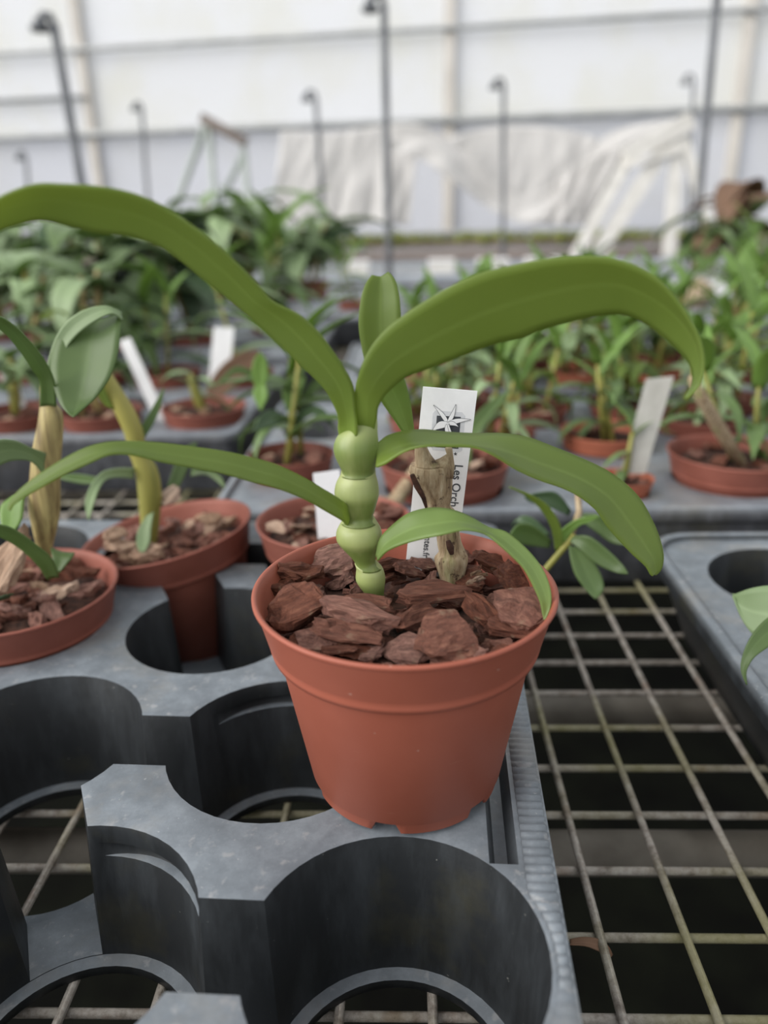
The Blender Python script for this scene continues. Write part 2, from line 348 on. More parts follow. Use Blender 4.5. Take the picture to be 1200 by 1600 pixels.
def leaf(parent, kind, mat, loc, az, length, tilt=0.0, wid=1.0):
    key = (kind, mat)
    if key not in _LMM:
        me = leaf_mesh(kind).copy(); me.materials.append(M[mat]); _LMM[key] = me
    o = bpy.data.objects.new('leaf', _LMM[key]); COL.objects.link(o); o.parent = parent
    o.location = loc; o.rotation_euler = (0, -tilt, az); o.scale = (length, length*wid, length); return o
# ------------------------------------------------------------------ bark chips
_CH = []
def chip_variants():
    rs = random.Random(3)
    for v in range(12):
        bm = bmesh.new(); flat = rs.uniform(.28, .5); wid = rs.uniform(.5, .8)
        for _ in range(16):
            a = rs.uniform(0, 6.283); rr = .5*rs.uniform(.55, 1)**.5; p = Vector((rr*math.cos(a), rr*math.sin(a)*wid, rs.uniform(-.5, .5)*flat*(1.15-rr)))
            bm.verts.new(p)
        r = bmesh.ops.convex_hull(bm, input=bm.verts)
        bmesh.ops.delete(bm, geom=[g for g in r['geom_interior'] if isinstance(g, bmesh.types.BMVert)], context='VERTS')
        bmesh.ops.dissolve_limit(bm, angle_limit=math.radians(12), verts=bm.verts, edges=bm.edges)
        bmesh.ops.triangulate(bm, faces=bm.faces)
        bmesh.ops.subdivide_edges(bm, edges=bm.edges, cuts=3, use_grid_fill=True)
        bmesh.ops.triangulate(bm, faces=bm.faces)
        for x in bm.verts:
            d = noise.noise(Vector((x.co.x*3, x.co.y*10, x.co.z*16))+Vector((v*7, 0, 0)))*.075+noise.noise(x.co*14+Vector((v, 3, 1)))*.035
            x.co += x.normal*d; 
            # layered bark: thin steps across the grain
            x.co.z = x.co.z*.75+round(x.co.z*9)/9*.25
        bmesh.ops.recalc_face_normals(bm, faces=bm.faces)
        _CH.append(from_bm('bark_chip', bm))
chip_variants()
_CHM = {}
def chip(parent, loc, size, rot, v, mat='bark', squash=(1, 1, 1)):
    key = (v % 12, mat)
    if key not in _CHM:
        me = _CH[v % 12].copy(); me.materials.append(M[mat]); _CHM[key] = me
    o = bpy.data.objects.new('bark_chip', _CHM[key]); COL.objects.link(o); o.parent = parent
    o.location = loc; o.rotation_euler = rot; o.scale = (size*squash[0], size*squash[1], size*squash[2]); return o
# ------------------------------------------------------------------ pots
def pot_profile(R, H):
    k = R/.0602; h = H/.09
    pr = [(0, .003), (.030, .003), (.0365, .0015), (.0380, 0), (.0392, .0012), (.0395, .006), (.0408, .0068), (.0512, .0655), (.0518, .0668), (.0540, .0672), (.0546, .0695), (.0543, .0710), (.0552, .0725), (.0586, .0865), (.0596, .0880), (.0602, .0888), (.0602, .0898), (.0592, .0902), (.0582, .0896), (.0570, .0860), (.0540, .0760), (.0528, .0735), (.0512, .0710), (.0496, .0640), (.0480, .0560), (0, .0555)]
    return [(r*k, z*h) for r, z in pr]
def pot_mesh(R, H, seg=64, notch=True):
    def mod(i, a, r, z):
        if notch and i in (2, 3, 4) and (math.degrees(a)-12) % 60 < 14: return r, z+.0042*H/.09
        return r, z
    return lathe('pot', pot_profile(R, H), seg, mod if notch else None)
_PM = {}
def pot(parent, R, H, mat='pot_old', seg=40):
    key = (round(R, 4), round(H, 4), mat)
    if key not in _PM:
        me = pot_mesh(R, H, seg, False); me.materials.append(M[mat]); _PM[key] = me
    return link('pot', _PM[key], None, parent)
def bed(parent, R, H, z, n, seed, mat='bark', smin=.012, smax=.024):
    """bark surface of a pot: a dark bed and n loose chips on it (local frame of the pot)"""
    r = R*.865
    o = link('potting_bed', lathe('potting_bed', [(0, z+.004), (r*.5, z+.003), (r*.98, z-.001), (r*.97, z-.003), (r*.9, z-.010), (0, z-.010)], 24), 'soil', parent)
    rs = random.Random(seed)
    for i in range(n):
        rr = r*math.sqrt(rs.random())*.88; a = rs.uniform(0, 6.283)
        chip(parent, (rr*math.cos(a), rr*math.sin(a), z+rs.uniform(.002, .009)), rs.uniform(smin, smax), (rs.uniform(-.5, .5), rs.uniform(-.5, .5), rs.uniform(0, 6.28)), rs.randrange(12), 'bark_pale' if (mat == 'mixed' and rs.random() < .2) else 'bark')
# ------------------------------------------------------------------ boolean for moulded trays
def cut(block, cutters):
    cc = bpy.data.collections.new('tmp_cut'); SC.collection.children.link(cc)
    ob = bpy.data.objects.new('tmp_block', block); COL.objects.link(ob)
    tmp = []
    for me in cutters: t = bpy.data.objects.new('tmp', me); cc.objects.link(t); tmp.append(t)
    md = ob.modifiers.new('b', 'BOOLEAN'); md.operand_type = 'COLLECTION'; md.collection = cc; md.solver = 'EXACT'; md.operation = 'DIFFERENCE'
    bv = ob.modifiers.new('v', 'BEVEL'); bv.width = .0016; bv.segments = 2; bv.limit_method = 'ANGLE'; bv.angle_limit = math.radians(40); bv.use_clamp_overlap = True; bv.harden_normals = False
    dg = bpy.context.evaluated_depsgraph_get(); me = bpy.data.meshes.new_from_object(ob.evaluated_get(dg))
    for t in tmp: bpy.data.objects.remove(t)
    bpy.data.objects.remove(ob); bpy.data.collections.remove(cc)
    me.materials.clear(); me.polygons.foreach_set('use_smooth', [True]*len(me.polygons))
    bm = bmesh.new(); bm.from_mesh(me)
    for e in bm.edges:
        if len(e.link_faces) == 2 and e.calc_face_angle(0) > math.radians(32): e.smooth = False
    bm.to_mesh(me); bm.free(); return me
def frustum(x, y, z0, r0, z1, r1, seg=48):
    vs_, fs = [], []
    for r, z in ((r0, z0), (r1, z1)):
        for k in range(seg): a = 2*math.pi*(k+.37)/seg; vs_.append((x+r*math.cos(a), y+r*math.sin(a), z))
    for k in range(seg): k2 = (k+1) % seg; fs.append((k, k2, seg+k2, seg+k))
    fs.append(tuple(range(seg))[::-1]); fs.append(tuple(range(seg, 2*seg))); return mesh('c', vs_, fs, False)
def stepped(x, y, ztop, rtop, zf, rf, zb, rh, seg=48):
    vs_, fs = [], []; rows = ((rh, zb), (rh, zf), (rf, zf+.0006), (rtop, ztop))
    for r, z in rows:
        for k in range(seg): a = 2*math.pi*(k+.37)/seg; vs_.append((x+r*math.cos(a), y+r*math.sin(a), z))
    for i in range(3):
        for k in range(seg): k2 = (k+1) % seg; fs.append((i*seg+k, i*seg+k2, (i+1)*seg+k2, (i+1)*seg+k))
    fs.append(tuple(range(seg))[::-1]); fs.append(tuple(range(3*seg, 4*seg))); return mesh('c', vs_, fs, False)
def obox(x, y, dx, dy, length, width, z0, z1, draft=.002):
    d = Vector((dx, dy, 0)).normalized(); s = Vector((-d.y, d.x, 0)); vs_ = []
    for z, e in ((z0, -draft), (z1, draft)):
        for a, b in ((-1, -1), (1, -1), (1, 1), (-1, 1)): vs_.append(Vector((x, y, z))+d*a*(length/2)+s*b*(width/2+e))
    return mesh('c', vs_, [(0, 3, 2, 1), (4, 5, 6, 7), (0, 1, 5, 4), (1, 2, 6, 5), (2, 3, 7, 6), (3, 0, 4, 7)], False)
def rounded_block(x0, x1, y0, y1, z0, z1, rc=.014, flare=.004):
    vs_, fs = [], []; n = 6
    for z, e in ((z0, -flare), (z1, 0)):
        for cx, cy, a0 in ((x1-rc, y1-rc, 0), (x0+rc, y1-rc, 90), (x0+rc, y0+rc, 180), (x1-rc, y0+rc, 270)):
            for k in range(n+1): a = math.radians(a0+90*k/n); vs_.append((cx+(rc+e)*math.cos(a), cy+(rc+e)*math.sin(a), z))
    m = 4*(n+1)
    for k in range(m): k2 = (k+1) % m; fs.append((k, k2, m+k2, m+k))
    fs.append(tuple(range(m))[::-1]); fs.append(tuple(range(m, 2*m))); return mesh('b', vs_, fs, False)
PIT, ROW, RH = .12, .107, .051
Z_TRAY, Z_WIRE = CAMZ-.23, CAMZ-.302
TH = Z_TRAY-Z_WIRE
# ================================================================== SETTING
g = mesh('floor', [(-14, -4, 0), (14, -4, 0), (14, 12, 0), (-14, 12, 0), (-14, -4, -.05), (14, -4, -.05), (14, 12, -.05), (-14, 12, -.05)], [(0, 1, 2, 3), (7, 6, 5, 4), (0, 4, 5, 1), (1, 5, 6, 2), (2, 6, 7, 3), (3, 7, 4, 0)], False)
struct(link('floor', g, 'ground'))
# back wall: milky sheets between posts and rails, turned a little towards the right
WY, WROT = 8.0, math.radians(-8.3)
wall = bpy.data.objects.new('wall_back', None); COL.objects.link(wall); wall.location = (0, WY, 0); wall.rotation_euler = (0, 0, WROT); struct(wall)
rails_z = [0.02, 1.05, at(600, 193, WY).z, at(600, 52, WY).z, CAMZ+2.4]
cw_, sw_ = math.cos(WROT), math.sin(WROT)
def wall_x(px, py):                # where the line of sight meets the wall, measured along it
    r = ray(px, py); t = WY*cw_/(r[1]*cw_-r[0]*sw_); return (r[0]*t)*cw_+(r[1]*t-WY)*sw_
posts_x = [wall_x(140, 160)-7.5, wall_x(140, 160)-3.75, wall_x(140, 160), wall_x(703, 100), wall_x(1172, 15), wall_x(1172, 15)+3.6, wall_x(1172, 15)+7.2]
for i in range(6):
    for j in range(4):
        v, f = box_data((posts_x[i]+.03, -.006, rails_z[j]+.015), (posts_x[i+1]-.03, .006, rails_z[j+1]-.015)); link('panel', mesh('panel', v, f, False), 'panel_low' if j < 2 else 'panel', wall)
for i, x in enumerate(posts_x):
    v, f = box_data((x-.045, -.07, 0), (x+.045, .02, CAMZ+2.45)); o = link('post', mesh('post', v, f, False), 'beige', wall)
for j, z in enumerate(rails_z[1:]):
    v, f = tube_data([(posts_x[0]-.1, -.09, z), (posts_x[-1]+.1, -.09, z)], .024 if j != 1 else .032, 10); link('rail', mesh('rail', v, f), 'rail', wall)
v, f = tube_data([(posts_x[0], -.09, at(70, 157, 8.5).z), (posts_x[2], -.09, at(70, 157, 8.5).z)], .022, 8); link('rail', mesh('rail', v, f), 'rail', wall)
# ================================================================== BENCH OF WELDED MESH
bench = thing('mesh_bench', 'long bench top of rusty galvanised welded wire mesh carrying the trays', 'bench', (0, 0, 0))
LX0, LX1, LY0, LY1 = -1.12, 1.0, -.05, 2.36
lw = mesh('wire', *tube_data([(0, LY0, 0), (0, LY1, 0)], .0021, 8)); lw.materials.append(M['wire'])
cw = mesh('wire', *tube_data([(LX0, 0, 0), (LX1, 0, 0)], .0021, 8)); cw.materials.append(M['wire'])
k = -34
while .0845+.038*k < LX1:
    x = .0845+.038*k
    if x > LX0: o = link('wire', lw, None, bench); o.location = (x, 0, Z_WIRE-.0021)
    k += 1
k = -7
while .2242+.0383*k < LY1:
    o = link('wire', cw, None, bench); o.location = (0, .2242+.0383*k, Z_WIRE-.0060); k += 1
for y in (.347, .482, .98, 1.5, 2.1): tube('support_pipe', [(LX0, y, CAMZ-.342), (LX1, y, CAMZ-.342)], .0125, 'pipe', bench, 14)
for x in (-1.1, .98):
    tube('side_rail', [(x, LY0, CAMZ-.325), (x, LY1, CAMZ-.325)], .012, 'pipe', bench, 12)
    for y in (.02, .98, 2.1): tube('leg', [(x, y, 0), (x, y, CAMZ-.335)], .016, 'pipe', bench, 12)
# ================================================================== NEAR TRAY
TO, TYAW = Vector((-.0055, .190, 0)), math.radians(-2.5)
tray = thing('pot_tray', 'black plastic pot tray with empty round pockets under the red pot', 'tray', (TO.x, TO.y, Z_WIRE), rotz=TYAW)
HOLES = {'FR': (0, 0), 'FL': (-.12, 0), 'FLL': (-.24, 0), 'H2': (-.06, ROW), 'L': (-.18, ROW), 'LL': (-.30, ROW), 'H4': (0, 2*ROW), 'H3': (-.12, 2*ROW), 'L1': (-.24, 2*ROW), 'R0b': (-.06, 3*ROW), 'R0a': (-.18, 3*ROW), 'R0l': (-.30, 3*ROW), 'N1': (-.06, -ROW), 'N2': (-.18, -ROW), 'N3': (-.30, -ROW)}
def near_tray():
    blk = rounded_block(-.365, .058, -.165, 3*ROW+.063, .0, TH, .012)
    cs = [stepped(x, y, TH+.004, RH+.0006, .0045, RH-.003, -.01, .0425) for x, y in HOLES.values()]
    def gap(a, b, w=.033):
        (x0, y0), (x1, y1) = HOLES[a], HOLES[b]; cs.append(obox((x0+x1)/2, (y0+y1)/2, x1-x0, y1-y0, .05, w, .0055, TH+.005))
    for a, b in (('L', 'H2'), ('FL', 'FR'), ('FLL', 'FL'), ('LL', 'L'), ('L', 'FL'), ('R0a', 'H3'), ('N1', 'N2'), ('R0a', 'R0b'), ('L1', 'LL')): gap(a, b)
    cs.append(obox(.0390, .0955, 0, 1, .112, .0095, TH-.010, TH+.005, .0022))       # channel beside the rim
    cs.append(obox(.0405, .29, 0, 1, .10, .0062, TH-.011, TH+.005, .0016))
    for h, dx, dy in (('FL', .50, .866), ('H2', -.30, .954), ('L', .2, .98), ('FR', -.6, .8)):                 # thumb slots in the pocket walls
        x, y = HOLES[h]
        if h in ('FL', 'H2'): cs.append(frustum(x+dx*.0170, y+dy*.0170, TH-.0150, .0375, TH-.0085, .0385))
    return cut(blk, cs)
link('tray_body', near_tray(), 'tray', tray)
def rim_ribs():
    vs_, fs = [], []; n = 560; v0, v1 = -.155, 3*ROW+.05
    for i in range(n+1):
        v = v0+(v1-v0)*i/n; h = .0013*(.5+.5*math.cos(2*math.pi*v/.0042))**.7*(1 if v > -.01 else .25)
        ui = .0462
        for x, y in HOLES.values():
            if abs(v-y) < RH+.002: ui = max(ui, x+math.sqrt((RH+.002)**2-(v-y)**2))
        ui = min(ui, .0562)
        for u, z in ((ui, TH-.001), (ui+.0004, TH+.0002+h*.8), (.0566, TH+.0002+h), (.0578, TH-.0012)): vs_.append((u, v, z))
    for i in range(n):
        for k in range(3): q = i*4+k; fs.append((q, q+1, q+5, q+4))
    return mesh('ribbed_rim', vs_, fs)
link('ribbed_rim', rim_ribs(), 'tray', tray)
# ================================================================== MAIN POTTED ORCHID
PC = Vector((-.0016, .2795, Z_TRAY+.0012)); PR, PH = .0602, .09
orchid = thing('potted_orchid', 'young orchid with knobbly green cane and long leaves in the clean terracotta plastic pot', 'potted plant', PC)
link('pot', pot_mesh(PR, PH, 120), 'pot', orchid)
zb = .0735
r_bed = .0515
link('potting_bed', lathe('potting_bed', [(0, zb), (r_bed*.6, zb), (r_bed*.98, zb-.001), (r_bed*.97, zb-.003), (r_bed*.92, zb-.012), (0, zb-.012)], 32), 'soil', orchid)
rs = random.Random(21)
ZC = PC.z+zb
# the large chips one can pick out (pixel centre, height above the bed, length, turn, tilts, variant, squash)
BIG = [(466, 950, .010, .028, .5, .35, -.25, 0, (1, 1.3, 1.4)), (560, 960, .012, .036, -.25, .1, .1, 3, (1, .55, .8)), (545, 985, .009, .034, -.2, .25, .05, 5, (1, .6, .8)),
       (700, 1000, .008, .026, .3, .45, .0, 1, (1, 1.25, .8)), (655, 965, .009, .030, .75, .5, .1, 7, (1, .6, .7)), (680, 930, .011, .034, .12, .1, .05, 2, (1, .7, .7)),
       (820, 950, .012, .027, -.5, .6, .3, 6, (1, 1.1, .7)), (805, 900, .010, .026, .9, .5, .2, 8, (1, .9, .6)), (755, 955, .008, .028, -.9, .35, .3, 9, (1, .8, .8)), (470, 890, .012, .024, .4, .7, .1, 10, (1, 1.0, 1.2)),
       (640, 1012, .005, .022, .0, .5, .0, 4, (1, 1.1, .8)), (560, 1015, .004, .020, .2, .3, .1, 11, (1, .9, .9)), (520, 880, .010, .022, .2, .6, -.2, 1, (1, 1, 1.1)), (610, 885, .010, .028, 1.0, .5, .2, 3, (1, .5, .6)),
       (640, 890, .009, .022, .7, .3, .4, 5, (1, .8, .9)), (770, 880, .010, .022, -.3, .4, .3, 7, (1, .8, .8)), (725, 870, .008, .020, .3, .6, .1, 9, (1, .9, .7)), (565, 945, .012, .032, -.15, .1, .0, 0, (1, .6, .6)), (800, 985, .005, .022, -.3, .3, .2, 2, (1, 1, .8)), (430, 915, .009, .018, .3, .2, .1, 4, (1, 1, 1.2)),
       (735, 900, .008, .022, -.6, .5, .1, 8, (1, .8, .7)), (500, 1000, .005, .022, -.4, .4, .1, 6, (1, 1, .9)), (590, 900, .009, .020, .5, .3, .1, 10, (1, .9, .9)), (665, 880, .008, .018, .2, .5, .2, 11, (1, .8, 1)), (860, 935, .006, .016, 1.3, .3, .3, 0, (1, .8, .9))]
for px, py, hh, L, tz, tx, ty, v, sq in BIG:
    p = onz(px, py, CAMZ-(ZC+hh)); chip(orchid, p-PC+Vector((0, 0, 0)), L, (tx, ty, tz), v, 'bark', sq)
for i in range(95):
    rr = .050*math.sqrt(rs.random()); a = rs.uniform(0, 6.283); p = Vector((rr*math.cos(a), rr*math.sin(a), zb+rs.uniform(-.001, .006)))
    chip(orchid, p, rs.uniform(.010, .019), (rs.uniform(-.7, .7), rs.uniform(-.6, .6), rs.uniform(0, 6.28)), rs.randrange(12), 'bark', (1, rs.uniform(.7, 1.1), rs.uniform(.8, 1.3)))
for px, py in ((743, 895), (748, 905), (736, 908), (752, 898)):
    chip(orchid, onz(px, py, CAMZ-(ZC+.014))-PC, .006, (rs.random(), rs.random(), rs.random()*6), rs.randrange(12), 'bark_pale')
# cane: one joint after another, each swollen near its node
YS = .287
CANE = [(612, 562, 588), (627, 555, 588), (645, 555, 589), (661, 548, 590), (675, 532, 590), (687, 524, 591), (699, 521, 592), (711, 523, 591), (724, 529, 589), (735, 534, 586), (742, 532, 587), (752, 526, 590), (763, 523, 592), (774, 523, 592), (786, 529, 589), (797, 536, 586), (808, 541, 583), (817, 533, 589), (826, 527, 595), (836, 525, 597), (845, 527, 596), (856, 536, 591), (868, 547, 588), (879, 555, 587), (888, 557, 597), (897, 556, 601), (906, 556, 602), (916, 562, 601), (930, 572, 600), (950, 578, 600)]
def ring_stack(name, rows, Y, mat, parent, seg=24, depth=.92, wob=0.0, sub=3, dip=0.0):
    ctr = [at((a+b)/2, y, Y) for y, a, b in rows]; rad = [(at(b, y, Y)-at(a, y, Y)).length/2 for y, a, b in rows]
    ctr = catmull(ctr, sub); rad = [r.x for r in catmull([Vector((r, 0, 0)) for r in rad], sub)]
    vs_, fs = [], []
    for i, (c, r) in enumerate(zip(ctr, rad)):
        for k in range(seg):
            a = 2*math.pi*k/seg; q = 1+wob*noise.noise(Vector((math.cos(a)*3, math.sin(a)*3, i*.12)))
            vs_.append(c+Vector((math.cos(a)*r*q, math.sin(a)*r*depth*q, dip*math.sin(a)*max(0, 1-i/5))))
    n = len(ctr)
    for i in range(n-1):
        for k in range(seg): k2 = (k+1) % seg; fs.append((i*seg+k2, i*seg+k, (i+1)*seg+k, (i+1)*seg+k2))
    fs.append(tuple(range(seg))); fs.append(tuple((n-1)*seg+k for k in range(seg))[::-1])
    return link(name, mesh(name, vs_, fs, True, parent.location), mat, parent)
for lo, hi, grow in ((605, 748, 0), (734, 818, .8), (808, 890, .8), (879, 960, .8)):
    rows = [r for r in CANE if lo <= r[0] <= hi]
    if grow: rows = [(y, a-grow*max(0, 1-k*.45), b+grow*max(0, 1-k*.45)) for k, (y, a, b) in enumerate(rows)]
    ring_stack('cane_joint', rows, YS, 'cane', orchid, 28, .92, 0, 3, .0016 if grow else 0)
LEAF1 = [(557, 681, 531, 684), (557, 664, 528, 668), (555, 640, 527, 647), (552, 605, 511, 614), (537, 575, 490, 590), (517, 545, 468, 570), (495, 517, 439, 541), (465, 491, 406, 510), (427, 472, 379, 486), (402, 445, 349, 461), (370, 412, 316, 435), (335, 380, 284, 408), (290, 346, 247, 384), (245, 318, 200, 369), (200, 301, 152, 364), (150, 292, 106, 353), (100, 289, 62, 344), (55, 289, 25, 352), (10, 304, -6, 362), (-30, 328, -36, 380), (-62, 362, -62, 398), (-86, 405, -84, 410)]
leaf_px('leaf', LEAF1, [(0, .2806, .2868), (1, .2796, .2850), (2, .2785, .2810), (3, .2755, .2770), (9, .262, .268), (15, .246, .256), (21, .24, .245)], (.10, .08), 'leaf', orchid)
LEAF2 = [(561, 672, 584, 672), (557, 648, 589, 650), (555, 612, 592, 633), (562, 580, 606, 612), (577, 547, 635, 588), (600, 518, 670, 575), (630, 494, 705, 562), (665, 471, 745, 546), (705, 448, 783, 534), (750, 428, 816, 527), (800, 416, 850, 513), (850, 406, 888, 503), (900, 401, 930, 494), (945, 403, 972, 491), (984, 413, 1005, 503), (1018, 430, 1034, 524), (1046, 455, 1060, 548), (1071, 490, 1076, 566), (1091, 527, 1083, 587), (1099, 565, 1081, 603), (1093, 600, 1075, 613), (1072, 622, 1069, 623)]
leaf_px('leaf', LEAF2, [(0, .2845, .2845), (1, .2812, .2812), (2, .2775, .2785), (3, .271, .276), (9, .262, .277), (15, .256, .270), (21, .252, .255)], (-.08, .13), 'leaf', orchid)
LEAF3 = [(574, 600, 590, 600), (571, 570, 610, 575), (566, 545, 624, 545), (561, 512, 626, 510), (562, 485, 625, 480), (566, 460, 622, 455), (573, 441, 615, 435), (581, 430, 607, 425)]
leaf_px('leaf', LEAF3, [(0, .292, .292), (4, .297, .297), (7, .303, .303)], (.1, .28), 'leaf', orchid)
LEAF4 = [(590, 606, 597, 592), (597, 628, 628, 588), (612, 650, 640, 622), (624, 668, 645, 655), (637, 688, 648, 684), (647, 702, 648, 702)]
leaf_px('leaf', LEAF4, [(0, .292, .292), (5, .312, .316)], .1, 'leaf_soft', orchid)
LEAF5 = [(588, 694, 588, 730), (603, 682, 602, 724), (628, 675, 630, 706), (660, 672, 660, 697), (700, 676, 700, 696), (740, 678, 740, 698), (785, 678, 773, 712), (825, 684, 807, 733), (863, 698, 842, 749), (903, 714, 877, 761), (942, 732, 905, 775), (974, 753, 931, 796), (999, 778, 950, 823), (1016, 807, 970, 846), (1029, 837, 990, 867), (1036, 866, 1009, 884), (1033, 888, 1017, 897), (1024, 898, 1021, 899)]
leaf_px('leaf', LEAF5, [(0, .286, .280), (3, .300, .272), (6, .296, .272), (9, .292, .276), (17, .282, .278)], (.1, .07), 'leaf', orchid)
LEAF6 = [(552, 806, 546, 824), (541, 788, 541, 820), (530, 779, 536, 814), (506, 764, 512, 800), (475, 746, 481, 782), (432, 726, 438, 764), (391, 714, 396, 753), (350, 705, 350, 740), (300, 698, 300, 730), (250, 692, 252, 721), (200, 690, 206, 710), (160, 693, 170, 710), (125, 704, 137, 724), (85, 726, 96, 743), (50, 750, 60, 763), (26, 771, 36, 777), (15, 788, 20, 788), (13, 797, 14, 797)]
leaf_px('leaf', LEAF6, [(0, .2835, .2855), (1, .2800, .2820), (2, .2770, .2780), (5, .268, .262), (11, .252, .246), (17, .240, .238)], (.06, .12), 'leaf', orchid)
LEAF7 = [(588, 868, 590, 876), (594, 842, 603, 862), (613, 821, 626, 851), (639, 802, 657, 842), (672, 794, 690, 835), (702, 796, 722, 828), (731, 806, 746, 830), (763, 824, 762, 836), (790, 831, 777, 848), (815, 850, 799, 868), (835, 871, 818, 888), (850, 892, 832, 913), (860, 919, 844, 941), (861, 946, 848, 962), (853, 968, 850, 970)]
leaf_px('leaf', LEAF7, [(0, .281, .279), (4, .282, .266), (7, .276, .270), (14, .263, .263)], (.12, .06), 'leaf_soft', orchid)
# dry leafless cane of the old growth
dry = thing('x', '', '', (0, 0, 0)); bpy.data.objects.remove(dry)
YD = .3085
D1 = [(726, 641, 705), (735, 640, 707), (745, 644, 707), (757, 651, 707), (768, 657, 706), (780, 664, 705), (790, 668, 704), (800, 672, 712), (812, 678, 716), (825, 680, 718), (838, 682, 720), (850, 684, 722), (862, 686, 727), (869, 680, 730), (876, 679, 731), (886, 682, 729), (898, 686, 727), (912, 687, 725), (925, 690, 722)]
dc = ring_stack('dry_cane', D1, YD, 'dry', orchid, 32, .8, .10)
dc['label'] = 'dry papery leafless cane'
k2 = ring_stack('dry_cane_top', [(694, 649, 665), (700, 648, 668), (710, 648, 673), (720, 649, 681), (728, 650, 690)], YD-.002, 'dry', orchid, 24, .8, .08)
tube('dry_spike', [at(690, 735, YD), at(699, 722, YD), at(703, 710, YD), at(701, 701, YD), at(703, 697, YD)], [.006, .0035, .0014, .0016, .0008], 'dry', orchid, 10)
tube('scar', [at(644, 742, YD-.013), at(652, 760, YD-.012), at(662, 778, YD-.0095), at(667, 796, YD-.009)], [.0010, .0013, .0010, .0005], 'soil', orchid, 8)
tube('scar', [at(700, 845, YD-.010), at(704, 856, YD-.0105), at(706, 866, YD-.0105)], [.0010, .0016, .0009], 'soil', orchid, 8)
# ================================================================== PLANT LABEL
YL = .321
tl, tr, bl = at(661, 604, YL), at(746, 611, YL), at(644, 862, YL+.002)
U = (tr-tl).normalized(); V = (tl-bl); V = (V-U*V.dot(U)).normalized(); NL = U.cross(V)
W_L = (tr-tl).length; L_L = (tl-bl).length+.014; T_L = .0005
plabel = thing('plant_label', 'white printed plant label with flower emblem stuck behind the dry cane', 'plant label', tl-V*L_L)
def lab_pt(px, py, lift=0.0):
    r = Vector(ray(px, py)); e = Vector((0, 0, CAMZ)); t = (tl-e).dot(NL)/r.dot(NL); return e+r*t-NL*(-lift) 
nsgn = 1 if NL.y < 0 else -1
def lab_poly(name, pts, mat, lift, parent=plabel):
    off = NL*nsgn*(T_L/2+lift); e = Vector((0, 0, CAMZ)); P = []
    for px, py in pts: r = Vector(ray(px, py)); t = (tl-e).dot(NL)/r.dot(NL); P.append(e+r*t+off)
    n = len(P); P2 = [p-NL*nsgn*.00004 for p in P]
    fs = [tuple(range(n)), tuple(range(n, 2*n))[::-1]]+[(i, i+n, (i+1) % n+n, (i+1) % n) for i in range(n)]
    me = mesh(name, P+P2, fs, False, plabel.location); bm = bmesh.new(); bm.from_mesh(me); bmesh.ops.recalc_face_normals(bm, faces=bm.faces); bm.to_mesh(me); bm.free()
    return link(name, me, mat, parent)
c = [tl, tl+U*W_L, tl+U*W_L-V*L_L, tl-V*L_L]; P = [p+NL*T_L/2 for p in c]+[p-NL*T_L/2 for p in c]
me = mesh('label_strip', P, [(0, 1, 2, 3), (7, 6, 5, 4), (0, 4, 5, 1), (1, 5, 6, 2), (2, 6, 7, 3), (3, 7, 4, 0)], False, plabel.location)
bm = bmesh.new(); bm.from_mesh(me); bmesh.ops.recalc_face_normals(bm, faces=bm.faces); bm.to_mesh(me); bm.free(); link('label_strip', me, 'label', plabel)
emblem = lab_poly('emblem', [(680, 641), (722, 644), (727, 650), (722, 704), (716, 707), (676, 703), (673, 697), (676, 646)], 'ink_pale', .00004)
lab_poly('emblem_square', [(682.5, 649), (720, 651), (716, 701), (679, 698)], 'ink', .00010, emblem)
def petal(name, a, b, w0, bow, lift):
    for q, (grow, mt, lf) in enumerate(((1.0, 'ink', lift), (0.0, 'label', lift+.00005))):
        a_, b_ = Vector((a[0], a[1], 0)), Vector((b[0], b[1], 0)); d = b_-a_; s = Vector((-d.y, d.x, 0)).normalized(); L, R = [], []
        for i in range(9):
            t = i/8; w = (w0*math.sin(math.pi*min(1, .08+.92*t)**.75)*.5*(1-t**3*.4))+grow*.55+.05; m = a_+d*t+s*bow*math.sin(math.pi*t)
            L.append(m+s*w); R.append(m-s*w)
        if grow: L[-1] += d.normalized()*.6; R[-1] += d.normalized()*.6
        lab_poly(name, [(p.x, p.y) for p in L+R[::-1]], mt, lf, emblem)
C0 = (699.5, 661)
for i, (b, w, bow) in enumerate((((677.6, 633), 6, 1.5), ((712, 632), 6, 1.5), ((735, 655), 7, -1.5), ((675, 673), 11, 3), ((716, 666), 6, -2.5), ((703, 685), 8, 2), ((714, 699), 3, 1))):
    petal('petal', C0, b, w, bow, .00016+i*.00012)
lab_poly('star', [(711.4+(3.2 if k % 2 == 0 else 1.3)*math.sin(k*math.pi/5), 708.8-(3.2 if k % 2 == 0 else 1.3)*math.cos(k*math.pi/5)) for k in range(10)], 'ink', .0001)
def lettering(txt, px, py, px_size, dpx, dpy):
    cu = bpy.data.curves.new('lettering', 'FONT'); cu.body = txt; cu.size = 1; cu.extrude = .01; cu.offset = .012
    t = bpy.data.objects.new('tmp', cu); COL.objects.link(t); dg = bpy.context.evaluated_depsgraph_get(); me = bpy.data.meshes.new_from_object(t.evaluated_get(dg)); bpy.data.objects.remove(t)
    o = link('lettering', me, 'ink', plabel)
    e = Vector((0, 0, CAMZ)); r = Vector(ray(px, py)); p = e+r*((tl-e).dot(NL)/r.dot(NL))+NL*nsgn*(T_L/2+.00006)-plabel.location
    s = px_size*YL*1.07/FPX; zx = -V; zy = U; zz = zx.cross(zy)
    o.matrix_local = Matrix(((zx.x*s, zy.x*s, zz.x*.004, p.x), (zx.y*s, zy.y*s, zz.y*.004, p.y), (zx.z*s, zy.z*s, zz.z*.004, p.z), (0, 0, 0, 1)))
    return o
